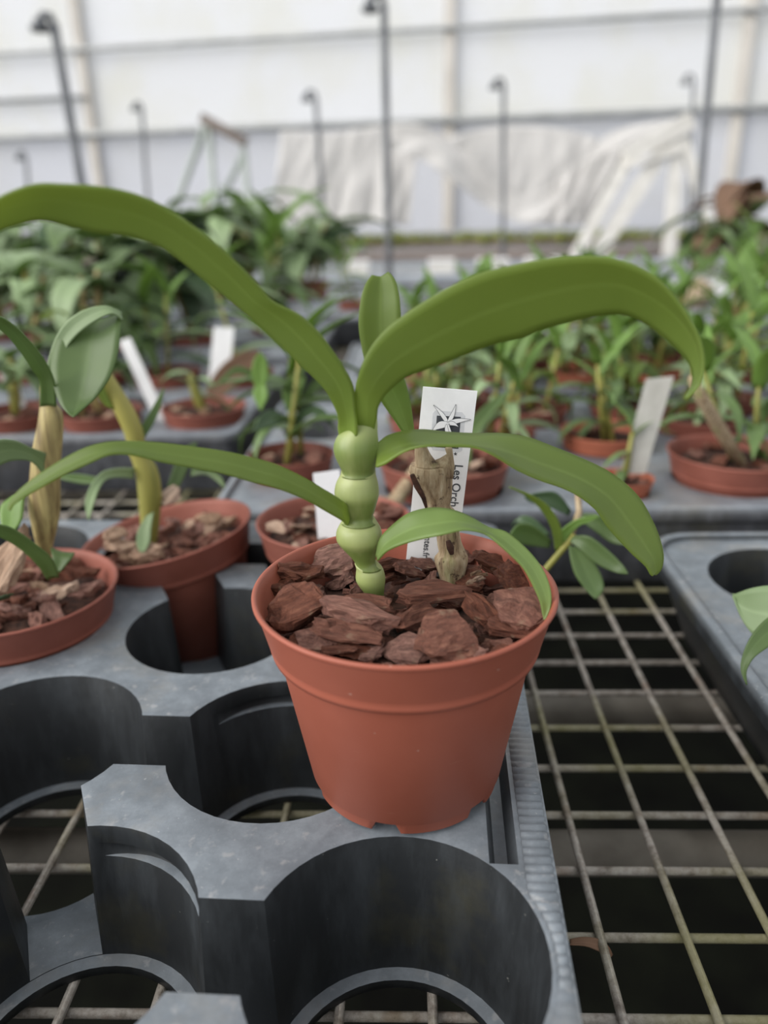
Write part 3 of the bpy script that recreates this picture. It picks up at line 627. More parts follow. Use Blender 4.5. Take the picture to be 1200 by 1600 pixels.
lettering('Les Orch', 710.6, 725, 18.6, 0, 0)
lettering('ntes.fr', 664.0, 838.0, 14.5, 0, 0)
# ================================================================== NEIGHBOURS ON THE NEAR TRAY
def hole_world(n):
    x, y = HOLES[n]; c, s = math.cos(TYAW), math.sin(TYAW); return Vector((TO.x+x*c-y*s, TO.y+x*s+y*c, 0))
def cane_px(name, rows, Y, mat, parent): return ring_stack(name, rows, Y, mat, parent, 16)
# pot at the left edge with the thick straw-yellow cane
h = hole_world('L1'); p1 = thing('potted_orchid', 'orchid with thick straw-yellow cane and hooked broad leaf, cut by the left edge', 'potted plant', (h.x-.002, h.y+.004, CAMZ-.208-.09))
pot(p1, .060, .09); bed(p1, .060, .09, .079, 60, 5, 'mixed', .014, .028)
chip(p1, at(15, 880, .40)-p1.location, .05, (.2, -.9, 1.2), 3, 'bark_pale', (1, .7, .7))
cane_px('cane', [(575, 66, 80), (600, 63, 82), (625, 63, 84), (645, 62, 96), (665, 59, 98), (700, 52, 96), (740, 48, 93), (790, 46, 93), (820, 51, 90), (850, 57, 83), (880, 63, 77)], .42, 'old_cane', p1)
leaf_px('leaf', [(70, 625, 84, 625), (74, 570, 92, 585), (86, 530, 104, 545), (104, 503, 124, 520), (132, 484, 152, 500), (165, 478, 176, 490), (190, 488, 192, 500)], [(0, .415, .415), (6, .43, .425)], .1, 'leaf_grey', p1)
leaf_px('leaf', [(118, 496, 190, 490), (92, 522, 188, 515), (80, 560, 184, 550), (82, 595, 172, 588), (92, 628, 150, 620), (105, 645, 128, 640), (114, 651, 116, 650)], [(0, .43, .43), (3, .405, .405), (6, .39, .39)], .12, 'leaf_mid', p1)
leaf_px('leaf', [(88, 635, 62, 635), (85, 595, 62, 598), (68, 560, 50, 578), (46, 532, 30, 548), (20, 507, 2, 516), (-10, 493, -28, 505), (-60, 508, -60, 512)], [(0, .41, .41), (6, .36, .36)], .08, 'leaf_mid', p1)
leaf_px('leaf', [(72, 708, 70, 745), (50, 700, 50, 722), (22, 688, 18, 720), (-10, 690, -12, 730), (-50, 720, -50, 724)], [(0, .41, .41), (4, .37, .37)], .08, 'leaf_grey', p1)
leaf_px('leaf', [(92, 902, 74, 906), (82, 874, 56, 880), (57, 852, 28, 855), (30, 832, 2, 840), (0, 820, -30, 828), (-60, 822, -62, 826)], [(0, .40, .40), (5, .355, .35)], .08, 'leaf_mid', p1)
leaf_px('leaf', [(87, 896, 93, 895), (81, 868, 112, 872), (79, 856, 117, 864)], [(0, .40, .40), (2, .41, .41)], .08, 'leaf_mid', p1)
leaf_px('leaf', [(4, 830, 22, 830), (0, 810, 34, 812), (2, 790, 37, 785), (20, 775, 37, 770)], [(0, .40, .40), (3, .415, .415)], .05, 'leaf_new', p1)
leaf_px('leaf', [(22, 928, 14, 934), (8, 930, 0, 938), (-15, 940, -18, 944)], [(0, .375, .375), (2, .36, .36)], .08, 'leaf_dark', p1)
# tilted pot behind it with the leaning olive cane
h = hole_world('R0a'); p2 = thing('potted_orchid', 'orchid with leaning olive cane in a tilted terracotta pot, pale bark on top', 'potted plant', (h.x+.011, h.y, CAMZ-.2135-.088))
pot(p2, .0615, .09); bed(p2, .0605, .09, .0755, 60, 11, 'mixed', .014, .026)
for o in list(p2.children): o.matrix_basis = Matrix.Rotation(math.radians(-9), 4, 'Y') @ o.matrix_basis
for px, py, L, rz in ((190, 850, .026, .3), (225, 860, .030, -.2), (180, 835, .02, 1), (240, 868, .018, .5), (265, 775, .022, -.9), (330, 810, .018, .2), (205, 868, .016, .6)):
    chip(p2, at(px, py, .482 if py > 830 else .52)-p2.location, L, (.5, .1, rz), int(px) % 12, 'bark_pale')
cane_px('cane', [(575, 150, 168), (600, 158, 184), (640, 178, 209), (670, 192, 222), (690, 198, 226), (705, 201, 230), (735, 212, 246), (770, 216, 252), (805, 219, 250), (840, 222, 246), (865, 226, 242)], .515, 'olive_cane', p2)
leaf_px('leaf', [(212, 732, 208, 748), (185, 732, 184, 746), (160, 738, 166, 750), (142, 758, 155, 764), (133, 785, 147, 786), (137, 812, 139, 812)], [(0, .51, .51), (5, .47, .47)], .1, 'leaf_grey', p2)
leaf_px('leaf', [(160, 748, 160, 756), (130, 742, 130, 756), (100, 740, 100, 750), (92, 744, 92, 746)], [(0, .53, .53), (3, .54, .54)], .1, 'leaf_mid', p2)
leaf_px('leaf', [(240, 800, 230, 805), (236, 825, 216, 828), (234, 846, 213, 848), (226, 862, 218, 862)], [(0, .50, .50), (3, .475, .475)], .1, 'leaf_grey', p2)
leaf_px('leaf', [(262, 760, 275, 770), (270, 735, 288, 745), (282, 705, 300, 715), (306, 690, 308, 694)], [(0, .53, .53), (3, .55, .55)], .1, 'leaf_mid', p2)
leaf_px('leaf', [(300, 730, 298, 744), (325, 730, 322, 742), (345, 745, 338, 752), (352, 762, 350, 763)], [(0, .55, .55), (3, .53, .53)], .1, 'leaf_mid', p2)
leaf_px('leaf', [(206, 690, 222, 690), (228, 655, 238, 665), (242, 630, 250, 638), (256, 606, 257, 608)], [(0, .52, .52), (3, .535, .535)], .1, 'leaf_mid', p2)
leaf_px('leaf', [(165, 635, 178, 640), (146, 605, 165, 612), (148, 580, 160, 585), (158, 566, 160, 567)], [(0, .51, .51), (3, .5, .5)], .1, 'leaf', p2)
# pot of bark with a white tag
h = hole_world('R0b'); p3 = thing('bark_filled_pot', 'terracotta pot of bare bark with a pale chip, behind the red pot', 'pot', (h.x, h.y-.008, CAMZ-.199-.085))
pot(p3, .054, .085); bed(p3, .054, .085, .074, 44, 17, 'mixed', .014, .026)
chip(p3, at(432, 826, .475)-p3.location, .017, (.3, .2, -.6), 2, 'bark_pale')
def stake(label, corners, Y, mat='white_plastic', down=.05, thick=.0006, group=None):
    a, b, c_, d = [at(x, y, Y) for x, y in corners]   # top-left, top-right, bottom-right, bottom-left
    ax = ((d-a)+(c_-b)).normalized()*down; c_ = c_+ax; d = d+ax
    t = thing('plant_label', label, 'plant label', (c_+d)/2, group); n = Vector((0, thick/2, 0))
    P = [p+n for p in (a, b, c_, d)]+[p-n for p in (a, b, c_, d)]
    me = mesh('label_strip', P, [(0, 1, 2, 3), (7, 6, 5, 4), (0, 4, 5, 1), (1, 5, 6, 2), (2, 6, 7, 3), (3, 7, 4, 0)], False, t.location)
    bm = bmesh.new(); bm.from_mesh(me); bmesh.ops.recalc_face_normals(bm, faces=bm.faces); bm.to_mesh(me); bm.free(); link('label_strip', me, mat, t); return t
stake('white label with faint print right behind the knobbly green cane', [(489, 740), (531, 734), (540, 838), (497, 846)], .475, 'label', .012)
# keiki behind the main pot, its pot hidden
h = hole_world('H4'); p4 = thing('potted_orchid', 'small orchid with a star of dark glossy leaves, right of the red pot rim', 'potted plant', (h.x+.004, h.y, CAMZ-.222-.075))
pot(p4, .050, .075); bed(p4, .050, .075, .066, 14, 23)
tube('stem', [onz(775, 905, .24), at(850, 893, .44), at(888, 848, .45), at(897, 835, .45)], [.0022, .0022, .002, .0018], 'olive_cane', p4, 8)
tube('stem', [at(888, 850, .45), at(905, 800, .46), at(903, 775, .465), at(908, 760, .47)], [.0022, .0022, .002, .0018], 'dry', p4, 8)
K = [([(868, 862, 880, 862), (862, 828, 878, 832), (846, 798, 868, 806), (822, 775, 845, 782), (795, 761, 800, 763)], 'leaf', .45, .43), ([(868, 860, 884, 862), (872, 835, 890, 838), (895, 815, 905, 822), (918, 808, 918, 817), (935, 806, 935, 808)], 'leaf_new', .45, .45),
     ([(895, 838, 890, 846), (920, 838, 905, 858), (950, 860, 930, 880), (972, 882, 960, 894), (981, 896, 980, 897)], 'leaf_mid', .44, .415), ([(900, 855, 889, 852), (925, 875, 892, 875), (940, 900, 900, 900), (943, 920, 918, 924), (932, 936, 930, 935)], 'leaf_mid', .44, .42),
     ([(862, 845, 858, 856), (835, 822, 830, 853), (812, 818, 808, 848), (798, 833, 798, 836)], 'leaf_mid', .46, .44), ([(893, 798, 888, 806), (870, 770, 852, 790), (840, 770, 828, 785), (820, 776, 820, 778)], 'leaf_dark', .48, .48), ([(912, 802, 905, 812), (940, 805, 930, 830), (965, 825, 955, 848), (980, 850, 978, 852)], 'leaf_mid', .48, .46), ([(860, 836, 850, 842), (836, 812, 825, 824), (815, 806, 806, 815), (800, 822, 800, 823)], 'leaf_dark', .48, .49)]
for st, mt, ya, yb in K: leaf_px('leaf', st, [(0, ya, ya), (len(st)-1, yb, yb)], .1, mt, p4)
# ================================================================== OTHER TRAYS
def simple_tray(name, label, x0, x1, y0, y1, ztop, holes, mat='tray_grey', r=RH, rc=.014, gaps=(), flare=.006):
    t = thing('pot_tray', label, 'tray', ((x0+x1)/2, (y0+y1)/2, Z_WIRE)); th = ztop-Z_WIRE
    blk = rounded_block(x0, x1, y0, y1, 0, th, rc, min(flare, rc-.001))
    cs = [stepped(x, y, th+.004, q+.0005, .0045, q-.003, -.01, q*.83, 32) for x, y, q in holes]+[obox(gx, gy, dx, dy, .05, .033, .0055, th+.005) for gx, gy, dx, dy in gaps]
    me = cut(blk, cs); me.transform(Matrix.Translation((-t.location.x, -t.location.y, 0))); link('tray_body', me, mat, t); 
    # raised lip along the outer edge
    w = .005; n = 6; ring = []
    for cx, cy, a0 in ((x1-rc, y1-rc, 0), (x0+rc, y1-rc, 90), (x0+rc, y0+rc, 180), (x1-rc, y0+rc, 270)):
        for k in range(n+1): a = math.radians(a0+90*k/n); ring.append((cx, cy, a))
    vs_, fs = [], []
    for e, z in ((.002, -.008), (.002, .003), (-.003, .004), (-w, .003), (-w, -.002)):
        for cx, cy, a in ring: vs_.append((cx+(rc+e)*math.cos(a)-t.location.x, cy+(rc+e)*math.sin(a)-t.location.y, th+z))
    m = len(ring)
    for i in range(4):
        for k in range(m): k2 = (k+1) % m; fs.append((i*m+k, i*m+k2, (i+1)*m+k2, (i+1)*m+k))
    link('rim', mesh('rim', vs_, fs), mat, t); return t
def grid(x0, y0, nx, ny, pit=PIT, row=ROW, shift=True):
    return [(x0+pit*(i+(.5 if shift and j % 2 else 0)), y0+row*j) for j in range(ny) for i in range(nx)]
ZT2 = CAMZ-.236
PLPOS = []
# ================================================================== BACKGROUND PLANTS
def plant(label, px, py, kind, size, seed, R=.05, mat='pot_old', leafm='leaf_mid', rimh=.218, nst=2, lean=0.0, name='potted_orchid', cat='potted plant', pos=None):
    p = onz(px, py, rimh) if pos is None else Vector((pos[0], pos[1], CAMZ-rimh)); H = R*1.42; t = thing(name, label, cat, (p.x, p.y, p.z-H)); rs = random.Random(seed); PLPOS.append((p.x, p.y, R, label))
    pot(t, R, H, mat, 32); bed(t, R, H, H*.86, 9, seed, 'mixed', R*.3, R*.5)
    z0 = H*.84
    if kind == 'keiki':            # thin upright stems with pairs of arching lance leaves
        for s in range(nst):
            a = rs.uniform(0, 6.28); b = Vector((math.cos(a)*R*.4*(s > 0), math.sin(a)*R*.4*(s > 0), z0)); d = Vector((rs.uniform(-.25, .25)+lean, rs.uniform(-.2, .2), 1)).normalized(); hh = size*rs.uniform(.55, .8)
            v, f = tube_data([b, b+d*hh*.5, b+d*hh], [.0030, .0026, .0016], 7); link('stem', mesh('stem', v, f), 'olive_cane', t)
            n = rs.randrange(5, 8); az = rs.uniform(0, 6.28)
            for i in range(n):
                u = .25+.75*i/(n-1); az += math.pi+rs.uniform(-.7, .7); last = i >= n-2
                leaf(t, 'lance_up' if last else rs.choice(['lance', 'lance_flat', 'tip']), ('leaf_new' if last else leafm), b+d*hh*u, az, size*rs.uniform(.45, .62), rs.uniform(-.25, .25), rs.uniform(.85, 1.2))
    elif kind == 'broad':          # thick canes with large drooping blades
        for s in range(nst):
            a = rs.uniform(0, 6.28); b = Vector((math.cos(a)*R*.4*(s > 0), math.sin(a)*R*.4*(s > 0), z0)); d = Vector((rs.uniform(-.3, .3)+lean, rs.uniform(-.2, .1), 1)).normalized(); hh = size*rs.uniform(.5, .8)
            v, f = tube_data([b, b+d*hh*.35, b+d*hh*.7, b+d*hh], [.004, .007, .006, .0035], 9); link('cane', mesh('cane', v, f), rs.choice(['olive_cane', 'old_cane']), t)
            n = rs.randrange(4, 7); az = rs.uniform(0, 6.28)
            for i in range(n):
                u = .45+.55*i/(n-1); az += math.pi+rs.uniform(-.8, .8)
                leaf(t, rs.choice(['droop', 'droop2', 'broad', 'lance']), rs.choice([leafm, leafm, 'leaf_grey', 'leaf_brown' if leafm == 'leaf_brown' else 'leaf_grey', 'leaf_mid']), b+d*hh*u, az, size*rs.uniform(.55, .8), rs.uniform(-.2, .3), rs.uniform(1.0, 1.45))
    else:                          # tuft of narrow blades
        n = 14
        for i in range(n): leaf(t, rs.choice(['strap', 'lance_up']), leafm, Vector((0, 0, z0)), i*2.4+rs.uniform(-.3, .3), size*rs.uniform(.5, 1), rs.uniform(-.5, .4), rs.uniform(.7, 1.1))
    return t
# second tray, left (behind the yellow cane)
GL = 'orchids on the left trays'; GR = 'seedlings on the right trays'
plant('pot with pale spade-shaped leaf next to upright white label, left tray corner', 318, 634, 'broad', .075, 31, .052, leafm='leaf_grey', nst=1)
plant('orchid in a shaded pot just right of the yellow cane', 135, 637, 'broad', .12, 32, .05, leafm='leaf_mid', nst=2, pos=(-.372, .922))
plant('orchid in a shaded pot at the far left behind the yellow cane', 20, 638, 'broad', .13, 33, .05, leafm='leaf_grey', nst=1, pos=(-.478, .922))
plant('small orchid between the leaning label and the upright label', 262, 580, 'keiki', .16, 34, .05, leafm='leaf_dark')
plant('leafy orchid above the hooked leaf of the yellow-caned plant', 150, 580, 'broad', .21, 35, .05, leafm='leaf_mid')
plant('orchid at the left edge above the arching left leaf tip', 45, 575, 'broad', .20, 36, .05, leafm='leaf_grey')
plant('orchid with dusty leaves beside the upright white label', 385, 580, 'keiki', .19, 37, .05, leafm='leaf_grey', nst=1, pos=(-.248, 1.16))
stake('narrow white label leaning left over the left tray', [(186, 533), (203, 527), (257, 644), (240, 652)], .93, 'white_plastic', .02)
stake('white label cut by the left edge of the picture', [(-10, 560), (10, 553), (31, 610), (15, 616)], .95, 'white_plastic', .05)
stake('upright white label below the big arching left leaf', [(334, 511), (366, 512), (360, 575), (328, 572)], 1.12, 'white_plastic', .06)
# darker big-leaved plants further back on the left
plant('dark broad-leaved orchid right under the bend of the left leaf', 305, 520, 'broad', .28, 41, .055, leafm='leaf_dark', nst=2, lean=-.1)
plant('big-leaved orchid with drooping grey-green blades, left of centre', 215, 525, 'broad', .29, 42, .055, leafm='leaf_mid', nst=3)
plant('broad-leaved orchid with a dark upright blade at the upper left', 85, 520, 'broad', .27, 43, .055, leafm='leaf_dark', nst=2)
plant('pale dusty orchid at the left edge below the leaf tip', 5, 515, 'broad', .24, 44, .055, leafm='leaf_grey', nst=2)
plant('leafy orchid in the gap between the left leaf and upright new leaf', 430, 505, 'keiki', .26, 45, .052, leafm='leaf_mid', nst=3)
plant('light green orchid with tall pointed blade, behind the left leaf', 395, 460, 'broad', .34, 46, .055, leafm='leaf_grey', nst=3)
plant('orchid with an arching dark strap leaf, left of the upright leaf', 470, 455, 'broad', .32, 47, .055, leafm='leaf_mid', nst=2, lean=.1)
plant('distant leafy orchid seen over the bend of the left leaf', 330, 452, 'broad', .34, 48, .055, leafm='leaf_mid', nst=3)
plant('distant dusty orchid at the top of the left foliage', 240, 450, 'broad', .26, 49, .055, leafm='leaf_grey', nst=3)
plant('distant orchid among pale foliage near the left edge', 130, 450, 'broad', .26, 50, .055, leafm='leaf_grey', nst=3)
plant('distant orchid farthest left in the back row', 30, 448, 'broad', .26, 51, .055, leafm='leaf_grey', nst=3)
plant('bright seedling left of the upright new leaf', 545, 470, 'keiki', .17, 52, .048, leafm='leaf_new', nst=2, pos=(-.13, 2.1))
# right hand tray behind the red pot
plant('leafy dark green orchid in a terracotta pot left of the knobbly cane', 455, 708, 'keiki', .155, 61, .042, leafm='leaf_mid', nst=3, rimh=.215)
b5 = plant('terracotta pot with a bare leaning stick, behind the printed label', 697, 722, 'stick', .05, 62, .060, leafm='leaf_brown', rimh=.21) if False else None
p5 = thing('potted_orchid', 'terracotta pot with a bare leaning stick, behind the printed label', 'potted plant', (.0335, .676, CAMZ-.208-.085))
pot(p5, .060, .085, 'pot_old'); bed(p5, .060, .085, .074, 40, 63, 'mixed', .014, .028)
tube('bare_stick', [at(585, 812, .60), at(620, 780, .62), at(650, 735, .64), at(668, 705, .655)], [.006, .0065, .0055, .004], 'dry', p5, 10)
tube('bare_stick', [at(612, 786, .62), at(600, 782, .615), at(592, 779, .61)], [.004, .0035, .0025], 'dry', p5, 8)
leaf_px('leaf', [(735, 730, 722, 732), (740, 690, 722, 690), (765, 655, 742, 650), (790, 622, 775, 620), (800, 610, 799, 609)], [(0, .67, .67), (4, .69, .69)], .1, 'leaf_mid', p5)
leaf_px('leaf', [(730, 735, 716, 735), (722, 700, 706, 700), (715, 650, 700, 655), (712, 625, 711, 626)], [(0, .68, .68), (3, .70, .70)], .1, 'leaf_mid', p5)
plant('seedling in an orange pot in front of the grey weathered label', 975, 745, 'keiki', .06, 64, .026, 'pot_orange', 'leaf_mid', nst=1, rimh=.222)
p6 = plant('orchid with a leaning brown stem in the terracotta pot at the right edge', 1150, 705, 'keiki', .14, 65, .060, leafm='leaf_mid', nst=2, rimh=.21, lean=-.3)
tube('bare_stick', [at(1165, 735, .68), at(1130, 680, .66), at(1098, 625, .64), at(1080, 590, .63)], [.004, .006, .0055, .003], 'dry', p6, 9)
stake('grey weathered label leaning right among the seedlings', [(1010, 592), (1053, 588), (1018, 706), (978, 708)], .66, 'label_grey', .02)
SEED = [(792, 688, .10, 71, 'seedling with upright new shoot right of the printed label'), (858, 668, .11, 72, 'seedling under the middle of the big right leaf'), (925, 655, .10, 73, 'seedling left of the grey weathered label'), (1060, 650, .10, 74, 'seedling below the tip of the big right leaf'), (670, 668, .09, 75, 'seedling hidden behind the printed label'),
        (770, 590, .13, 76, 'seedling with a white label behind, under the big right leaf'), (850, 592, .12, 77, 'red-potted seedling in the middle of the second right tray'), (920, 588, .13, 78, 'yellow-green seedling above the grey weathered label'), (985, 585, .12, 79, 'seedling inside the bend of the big right leaf'), (1100, 592, .13, 80, 'seedling just right of the big right leaf tip'), (1172, 600, .13, 81, 'seedling at the right edge above the right pot'), (690, 600, .11, 82, 'seedling just above the printed label'), (1185, 655, .10, 83, 'seedling at the right edge behind the leaning brown stem'),
        (955, 540, .13, 84, 'seedling in the third row inside the leaf bend'), (1050, 545, .12, 85, 'seedling in the third row under the leaf bend'), (1130, 535, .14, 86, 'bright seedling right of the curve of the big right leaf'), (1195, 525, .14, 87, 'bright seedling at the right edge, third row'), (1165, 475, .16, 88, 'tall bright seedling at the right edge under the white pots'), (640, 525, .09, 89, 'seedling in an orange pot behind the upright new leaf'),
        (0, 0, .12, 90, 'seedling behind the orange pot and left of the leaning brown stem'), (0, 0, .11, 92, 'seedling in the back row of the tray behind the printed label'), (0, 0, .12, 93, 'seedling between the two front rows right of the printed label'), (0, 0, .13, 94, 'seedling with white label at its side, second row of the second right tray'), (0, 0, .13, 95, 'seedling under the right leaf, next to the tray middle'), (0, 0, .13, 96, 'seedling just inside the drooping end of the big right leaf'), (0, 0, .13, 97, 'seedling right of the drooping leaf end, second row'), (0, 0, .13, 98, 'seedling in the third row under the middle of the big right leaf'), (0, 0, .13, 99, 'seedling in the third row above the printed label')]
SPOT = {71: (0.088, 0.8), 72: (0.145, 0.915), 73: (0.208, 0.8), 74: (0.325, 0.86), 75: (0.025, 0.88), 83: (0.44, 0.86), 82: (0.04, 1.14), 76: (0.145, 1.14), 77: (0.25, 1.14), 79: (0.355, 1.14), 80: (0.46, 1.14), 81: (0.56, 1.14), 78: (0.3, 1.26), 84: (0.37, 1.38), 85: (0.475, 1.38), 86: (0.58, 1.37), 87: (0.68, 1.37), 88: (0.79, 1.9), 89: (0.02, 1.4), 90: (.265, .935), 92: (.068, .974), 93: (.385, .955), 94: (.095, 1.26), 95: (.20, 1.25), 96: (.405, 1.26), 97: (.51, 1.255), 98: (.265, 1.38), 99: (.14, 1.38)}
for px, py, sz, sd, lb in SEED: plant(lb, px, py, 'keiki', sz*1.2, sd, .047 if py > 560 else .045, 'pot_orange' if sd in (73, 79, 89, 77) else 'pot_old', ('leaf', 'leaf_mid', 'leaf_grey')[sd % 3], nst=3 if sd % 2 else 4, pos=SPOT[sd])
stake('short white label behind a bright shoot under the right leaf', [(772, 552), (812, 556), (806, 600), (768, 598)], 1.15, 'white_plastic', .03)
stake('small white label with a red pot beside it, right leaf underside', [(840, 520), (860, 514), (872, 535), (852, 542)], 1.5, 'white_plastic', .06)
# leaf plant on the right near tray
hx = at(1215, 960, .40); p7 = thing('potted_orchid', 'plant with two drooping pale green leaves at the right edge on the black tray', 'potted plant', (.262, .345, CAMZ-.225-.07))
pot(p7, .052, .07); bed(p7, .052, .07, .06, 12, 91)
leaf_px('leaf', [(1230, 920, 1225, 1010), (1200, 915, 1195, 1003), (1170, 920, 1175, 990), (1152, 927, 1158, 965), (1145, 928, 1147, 934)], [(0, .36, .34), (4, .375, .37)], .08, 'leaf_grey', p7)
leaf_px('leaf', [(1240, 950, 1250, 1010), (1205, 962, 1215, 1005), (1180, 985, 1195, 1015), (1163, 1015, 1176, 1030), (1157, 1045, 1166, 1050), (1166, 1070, 1168, 1070)], [(0, .345, .335), (5, .325, .325)], .08, 'leaf_mid', p7)
tube('stem', [(.262, .345, CAMZ-.235), (.258, .35, CAMZ-.21), at(1225, 950, .35)], [.003, .003, .002], 'olive_cane', p7, 8)
def here(x0, x1, y0, y1):
    return [(x, y, R*.885) for x, y, R, l in PLPOS if x0+R*.9 < x < x1-R*.9 and y0+R*.9 < y < y1-R*.9]
def with_free(x0, x1, y0, y1, extra=()):
    """a pocket for every pot that stands in this tray, and empty pockets in the room left over"""
    H_ = here(x0, x1, y0, y1)+list(extra)
    for x, y in grid(x0+.066, y0+.064, int((x1-x0-.13)/PIT+1.0), int((y1-y0-.12)/ROW+1.0), PIT, ROW, False):
        if all((x-a)**2+(y-b)**2 > (.046+q+.010)**2 for a, b, q in H_): H_.append((x, y, .046))
    return H_
TR = [('grey plastic tray behind the yellow cane, its front edge at left', -.80, -.197, .857, 1.30, ()),
      ('grey plastic tray whose front rim runs across behind the red pot', -.165, .56, .608, 1.02, ((.0335, .676, .0535),)),
      ('grey tray of seedlings in the second row on the right', -.10, .76, 1.06, 1.50, ()),
      ('grey tray of big-leaved orchids in the second row on the left', -.96, -.16, 1.36, 1.84, ()),
      ('grey tray of leafy orchids farthest back on the left bench', -1.1, -.06, 1.88, 2.32, ())]
for lb, a, b, c, d, ex in TR: simple_tray('t', lb, a, b, c, d, ZT2, with_free(a, b, c, d, ex))
simple_tray('t', 'grey tray with bare round pockets in the right middle distance', -.03, .98, 1.56, 2.25, ZT2, with_free(-.03, .98, 1.56, 2.25))
simple_tray('t', 'black plastic tray with rounded corner at the right edge', .175, .62, .12, .5405, Z_TRAY, [(.25, .468, .05), (.37, .468, .05), (.262, .345, .047), (.38, .345, .047), (.262, .23, .047), (.38, .23, .047)], 'tray', .048, .034, (), .03)
# dead leaf on the wire
dl = thing('fallen_leaf', 'small dry brown leaf lying on the wire mesh', 'leaf', onz(930, 1475, .3))
leaf_px('leaf', [(890, 1468, 890, 1476), (912, 1464, 915, 1478), (935, 1467, 935, 1486), (950, 1478, 948, 1492), (957, 1492, 956, 1494)], [(0, .259, .254), (4, .256, .251)], .15, 'leaf_brown', dl, thick=.0005)
# ================================================================== FAR BENCHES
def far_bench(label, y0, y1, z, x0, x1, mat='benchrim'):
    t = thing('plant_bench', label, 'bench', ((x0+x1)/2, (y0+y1)/2, 0))
    box('front_rim', (x0, y0, z-.05), (x1, y0+.025, z), mat, t, .004); box('back_rim', (x0, y1-.025, z-.05), (x1, y1, z), mat, t, .004)
    for x in (x0, x1-.025): box('side_rim', (x, y0+.025, z-.05), (x+.025, y1-.025, z), mat, t)
    n = int((y1-y0-.06)/.11)
    for i in range(n): box('slat', (x0+.025, y0+.03+i*.11, z-.03), (x1-.025, y0+.03+i*.11+.09, z-.012), 'steel', t)
    for x in (x0+.1, (x0+x1)/2, x1-.1):
        for y in (y0+.06, y1-.06): tube('leg', [(x, y, 0), (x, y, z-.045)], .018, 'steel', t, 8)
    return t
far_bench('bench with pale grey rim just beyond the nearest trays', 2.45, 3.35, CAMZ-.30, -2.2, 2.2)
far_bench('bench with pale blue-grey rim in the far middle', 3.95, 5.0, CAMZ-.285, -2.6, 2.6)
far_bench('farthest bench in front of the milky wall', 5.75, 6.6, CAMZ-.27, -3.2, 3.2, 'brownwood')
ledge = thing('moss_ledge', 'low mossy ledge running along the foot of the milky wall', 'ledge', (0, 6.9, 0))
box('ledge_board', (-4.4, 6.72, 0), (4.4, 6.98, CAMZ-.24), 'brownwood', ledge)
bmz = bmesh.new(); rm = random.Random(9)
for i in range(620):
    c = Vector((rm.uniform(-4.3, 4.3), rm.uniform(6.74, 6.96), CAMZ-.235)); r = rm.uniform(.02, .06); mtx = Matrix.Translation(c) @ Matrix.Diagonal((r, r, r*rm.uniform(.6, 1.6), 1)); bmesh.ops.create_icosphere(bmz, subdivisions=1, radius=1, matrix=mtx)
mo = from_bm('moss', bmz, True); mo.transform(Matrix.Translation((0, -6.9, 0))); o = link('moss', mo, 'moss', ledge); o['kind'] = 'stuff'
# things standing on the far benches
FB = [('grassy dark plant tuft at the back right of centre', 915, 385, 3.0, 'grass', .26, 'leaf_dark', 'pot_old', .05), ('tall brown-leaved plant with red bloom at the upper right', 1165, 372, 3.1, 'broad', .42, 'leaf_brown', 'pot_old', .07), ('green leafy plant in front of the brown-leaved one, upper right', 1115, 375, 3.0, 'broad', .30, 'leaf_mid', 'white_plastic', .06), ('plant with narrow leaves at the upper right edge', 1200, 385, 2.8, 'grass', .4, 'leaf_mid', 'pot_old', .06)]
for lb, px, py, Y, kd, sz, lm, pm, R in FB:
    q = at(px, py, Y); t = plant(lb, 600, 500, kd, sz, int(px), R, pm, lm, nst=3); t.location = (q.x, q.y, CAMZ-.312)
WP = [(1082, 412, 2.6, .055, 'squat white pot nearest the tip of the big right leaf'), (1135, 408, 2.6, .05, 'squat white pot between two other white pots, right background'), (1186, 404, 2.6, .05, 'squat white pot nearest the right edge')]
for px, py, Y, R, lb in WP:
    q = at(px, py, Y); t = thing('white_pot', lb, 'pot', (q.x, q.y, CAMZ-.312), 'white pots on the bench'); pot(t, R, .085, 'white_plastic'); bed(t, R, .085, .074, 7, int(px), 'bark', .02, .03)
def root_ball(px, py, Y, R, lb):
    bm = bmesh.new(); bmesh.ops.create_icosphere(bm, subdivisions=4, radius=R)
    for v in bm.verts: v.co *= 1+.22*noise.noise(v.co*60)+.12*noise.noise(v.co*170); v.co.z *= .8
    q = at(px, py, Y); z = Z_WIRE; me = from_bm('root_ball', bm, True); o = link('root_ball', me, 'root', None); o.location = (q.x, q.y, ZT2+R*.72); tag(o, lb, 'root ball'); return o
root_ball(1085, 460, 2.02, .045, 'shaggy brown root ball right of the big right leaf')
# pots along the left of the first far bench, seen through foliage
for i, (px, lb) in enumerate(((20, 'far orchid at the left edge under the arching leaf'), (110, 'far orchid below the crest of the arching left leaf'), (205, 'far orchid left of the steel trestle'), (300, 'far orchid in front of the steel trestle'), (410, 'far orchid in front of the left end of the fleece'), (480, 'far orchid in front of the fleece, left of the centre riser'))):
    t = plant(lb, 600, 500, 'broad', .30, 200+i, .06, 'pot_old', ('leaf_grey', 'leaf_mid')[i % 2], nst=3); q = at(px, 400, 2.75); t.location = (q.x, 2.7+.1*(i % 3), CAMZ-.312)
for i, (px, lb) in enumerate(((560, 'pinkish white box on the far bench left of the upright leaf'), (690, 'white box on the far bench above the right leaf base'), (770, 'white box on the far bench over the right leaf'), (850, 'small white box on the far bench near the leaf crest'))):
    q = at(px, 400, 4.1); t = thing('white_box', lb, 'box', (q.x, 4.1, CAMZ-.297)); w = .05+.012*i
    box('carton', (q.x-w, 4.06, CAMZ-.297), (q.x+w, 4.14, CAMZ-.24), 'white_wood', t, .004); box('lid', (q.x-w-.004, 4.055, CAMZ-.2402), (q.x+w+.004, 4.145, CAMZ-.228), 'white_plastic', t, .003)
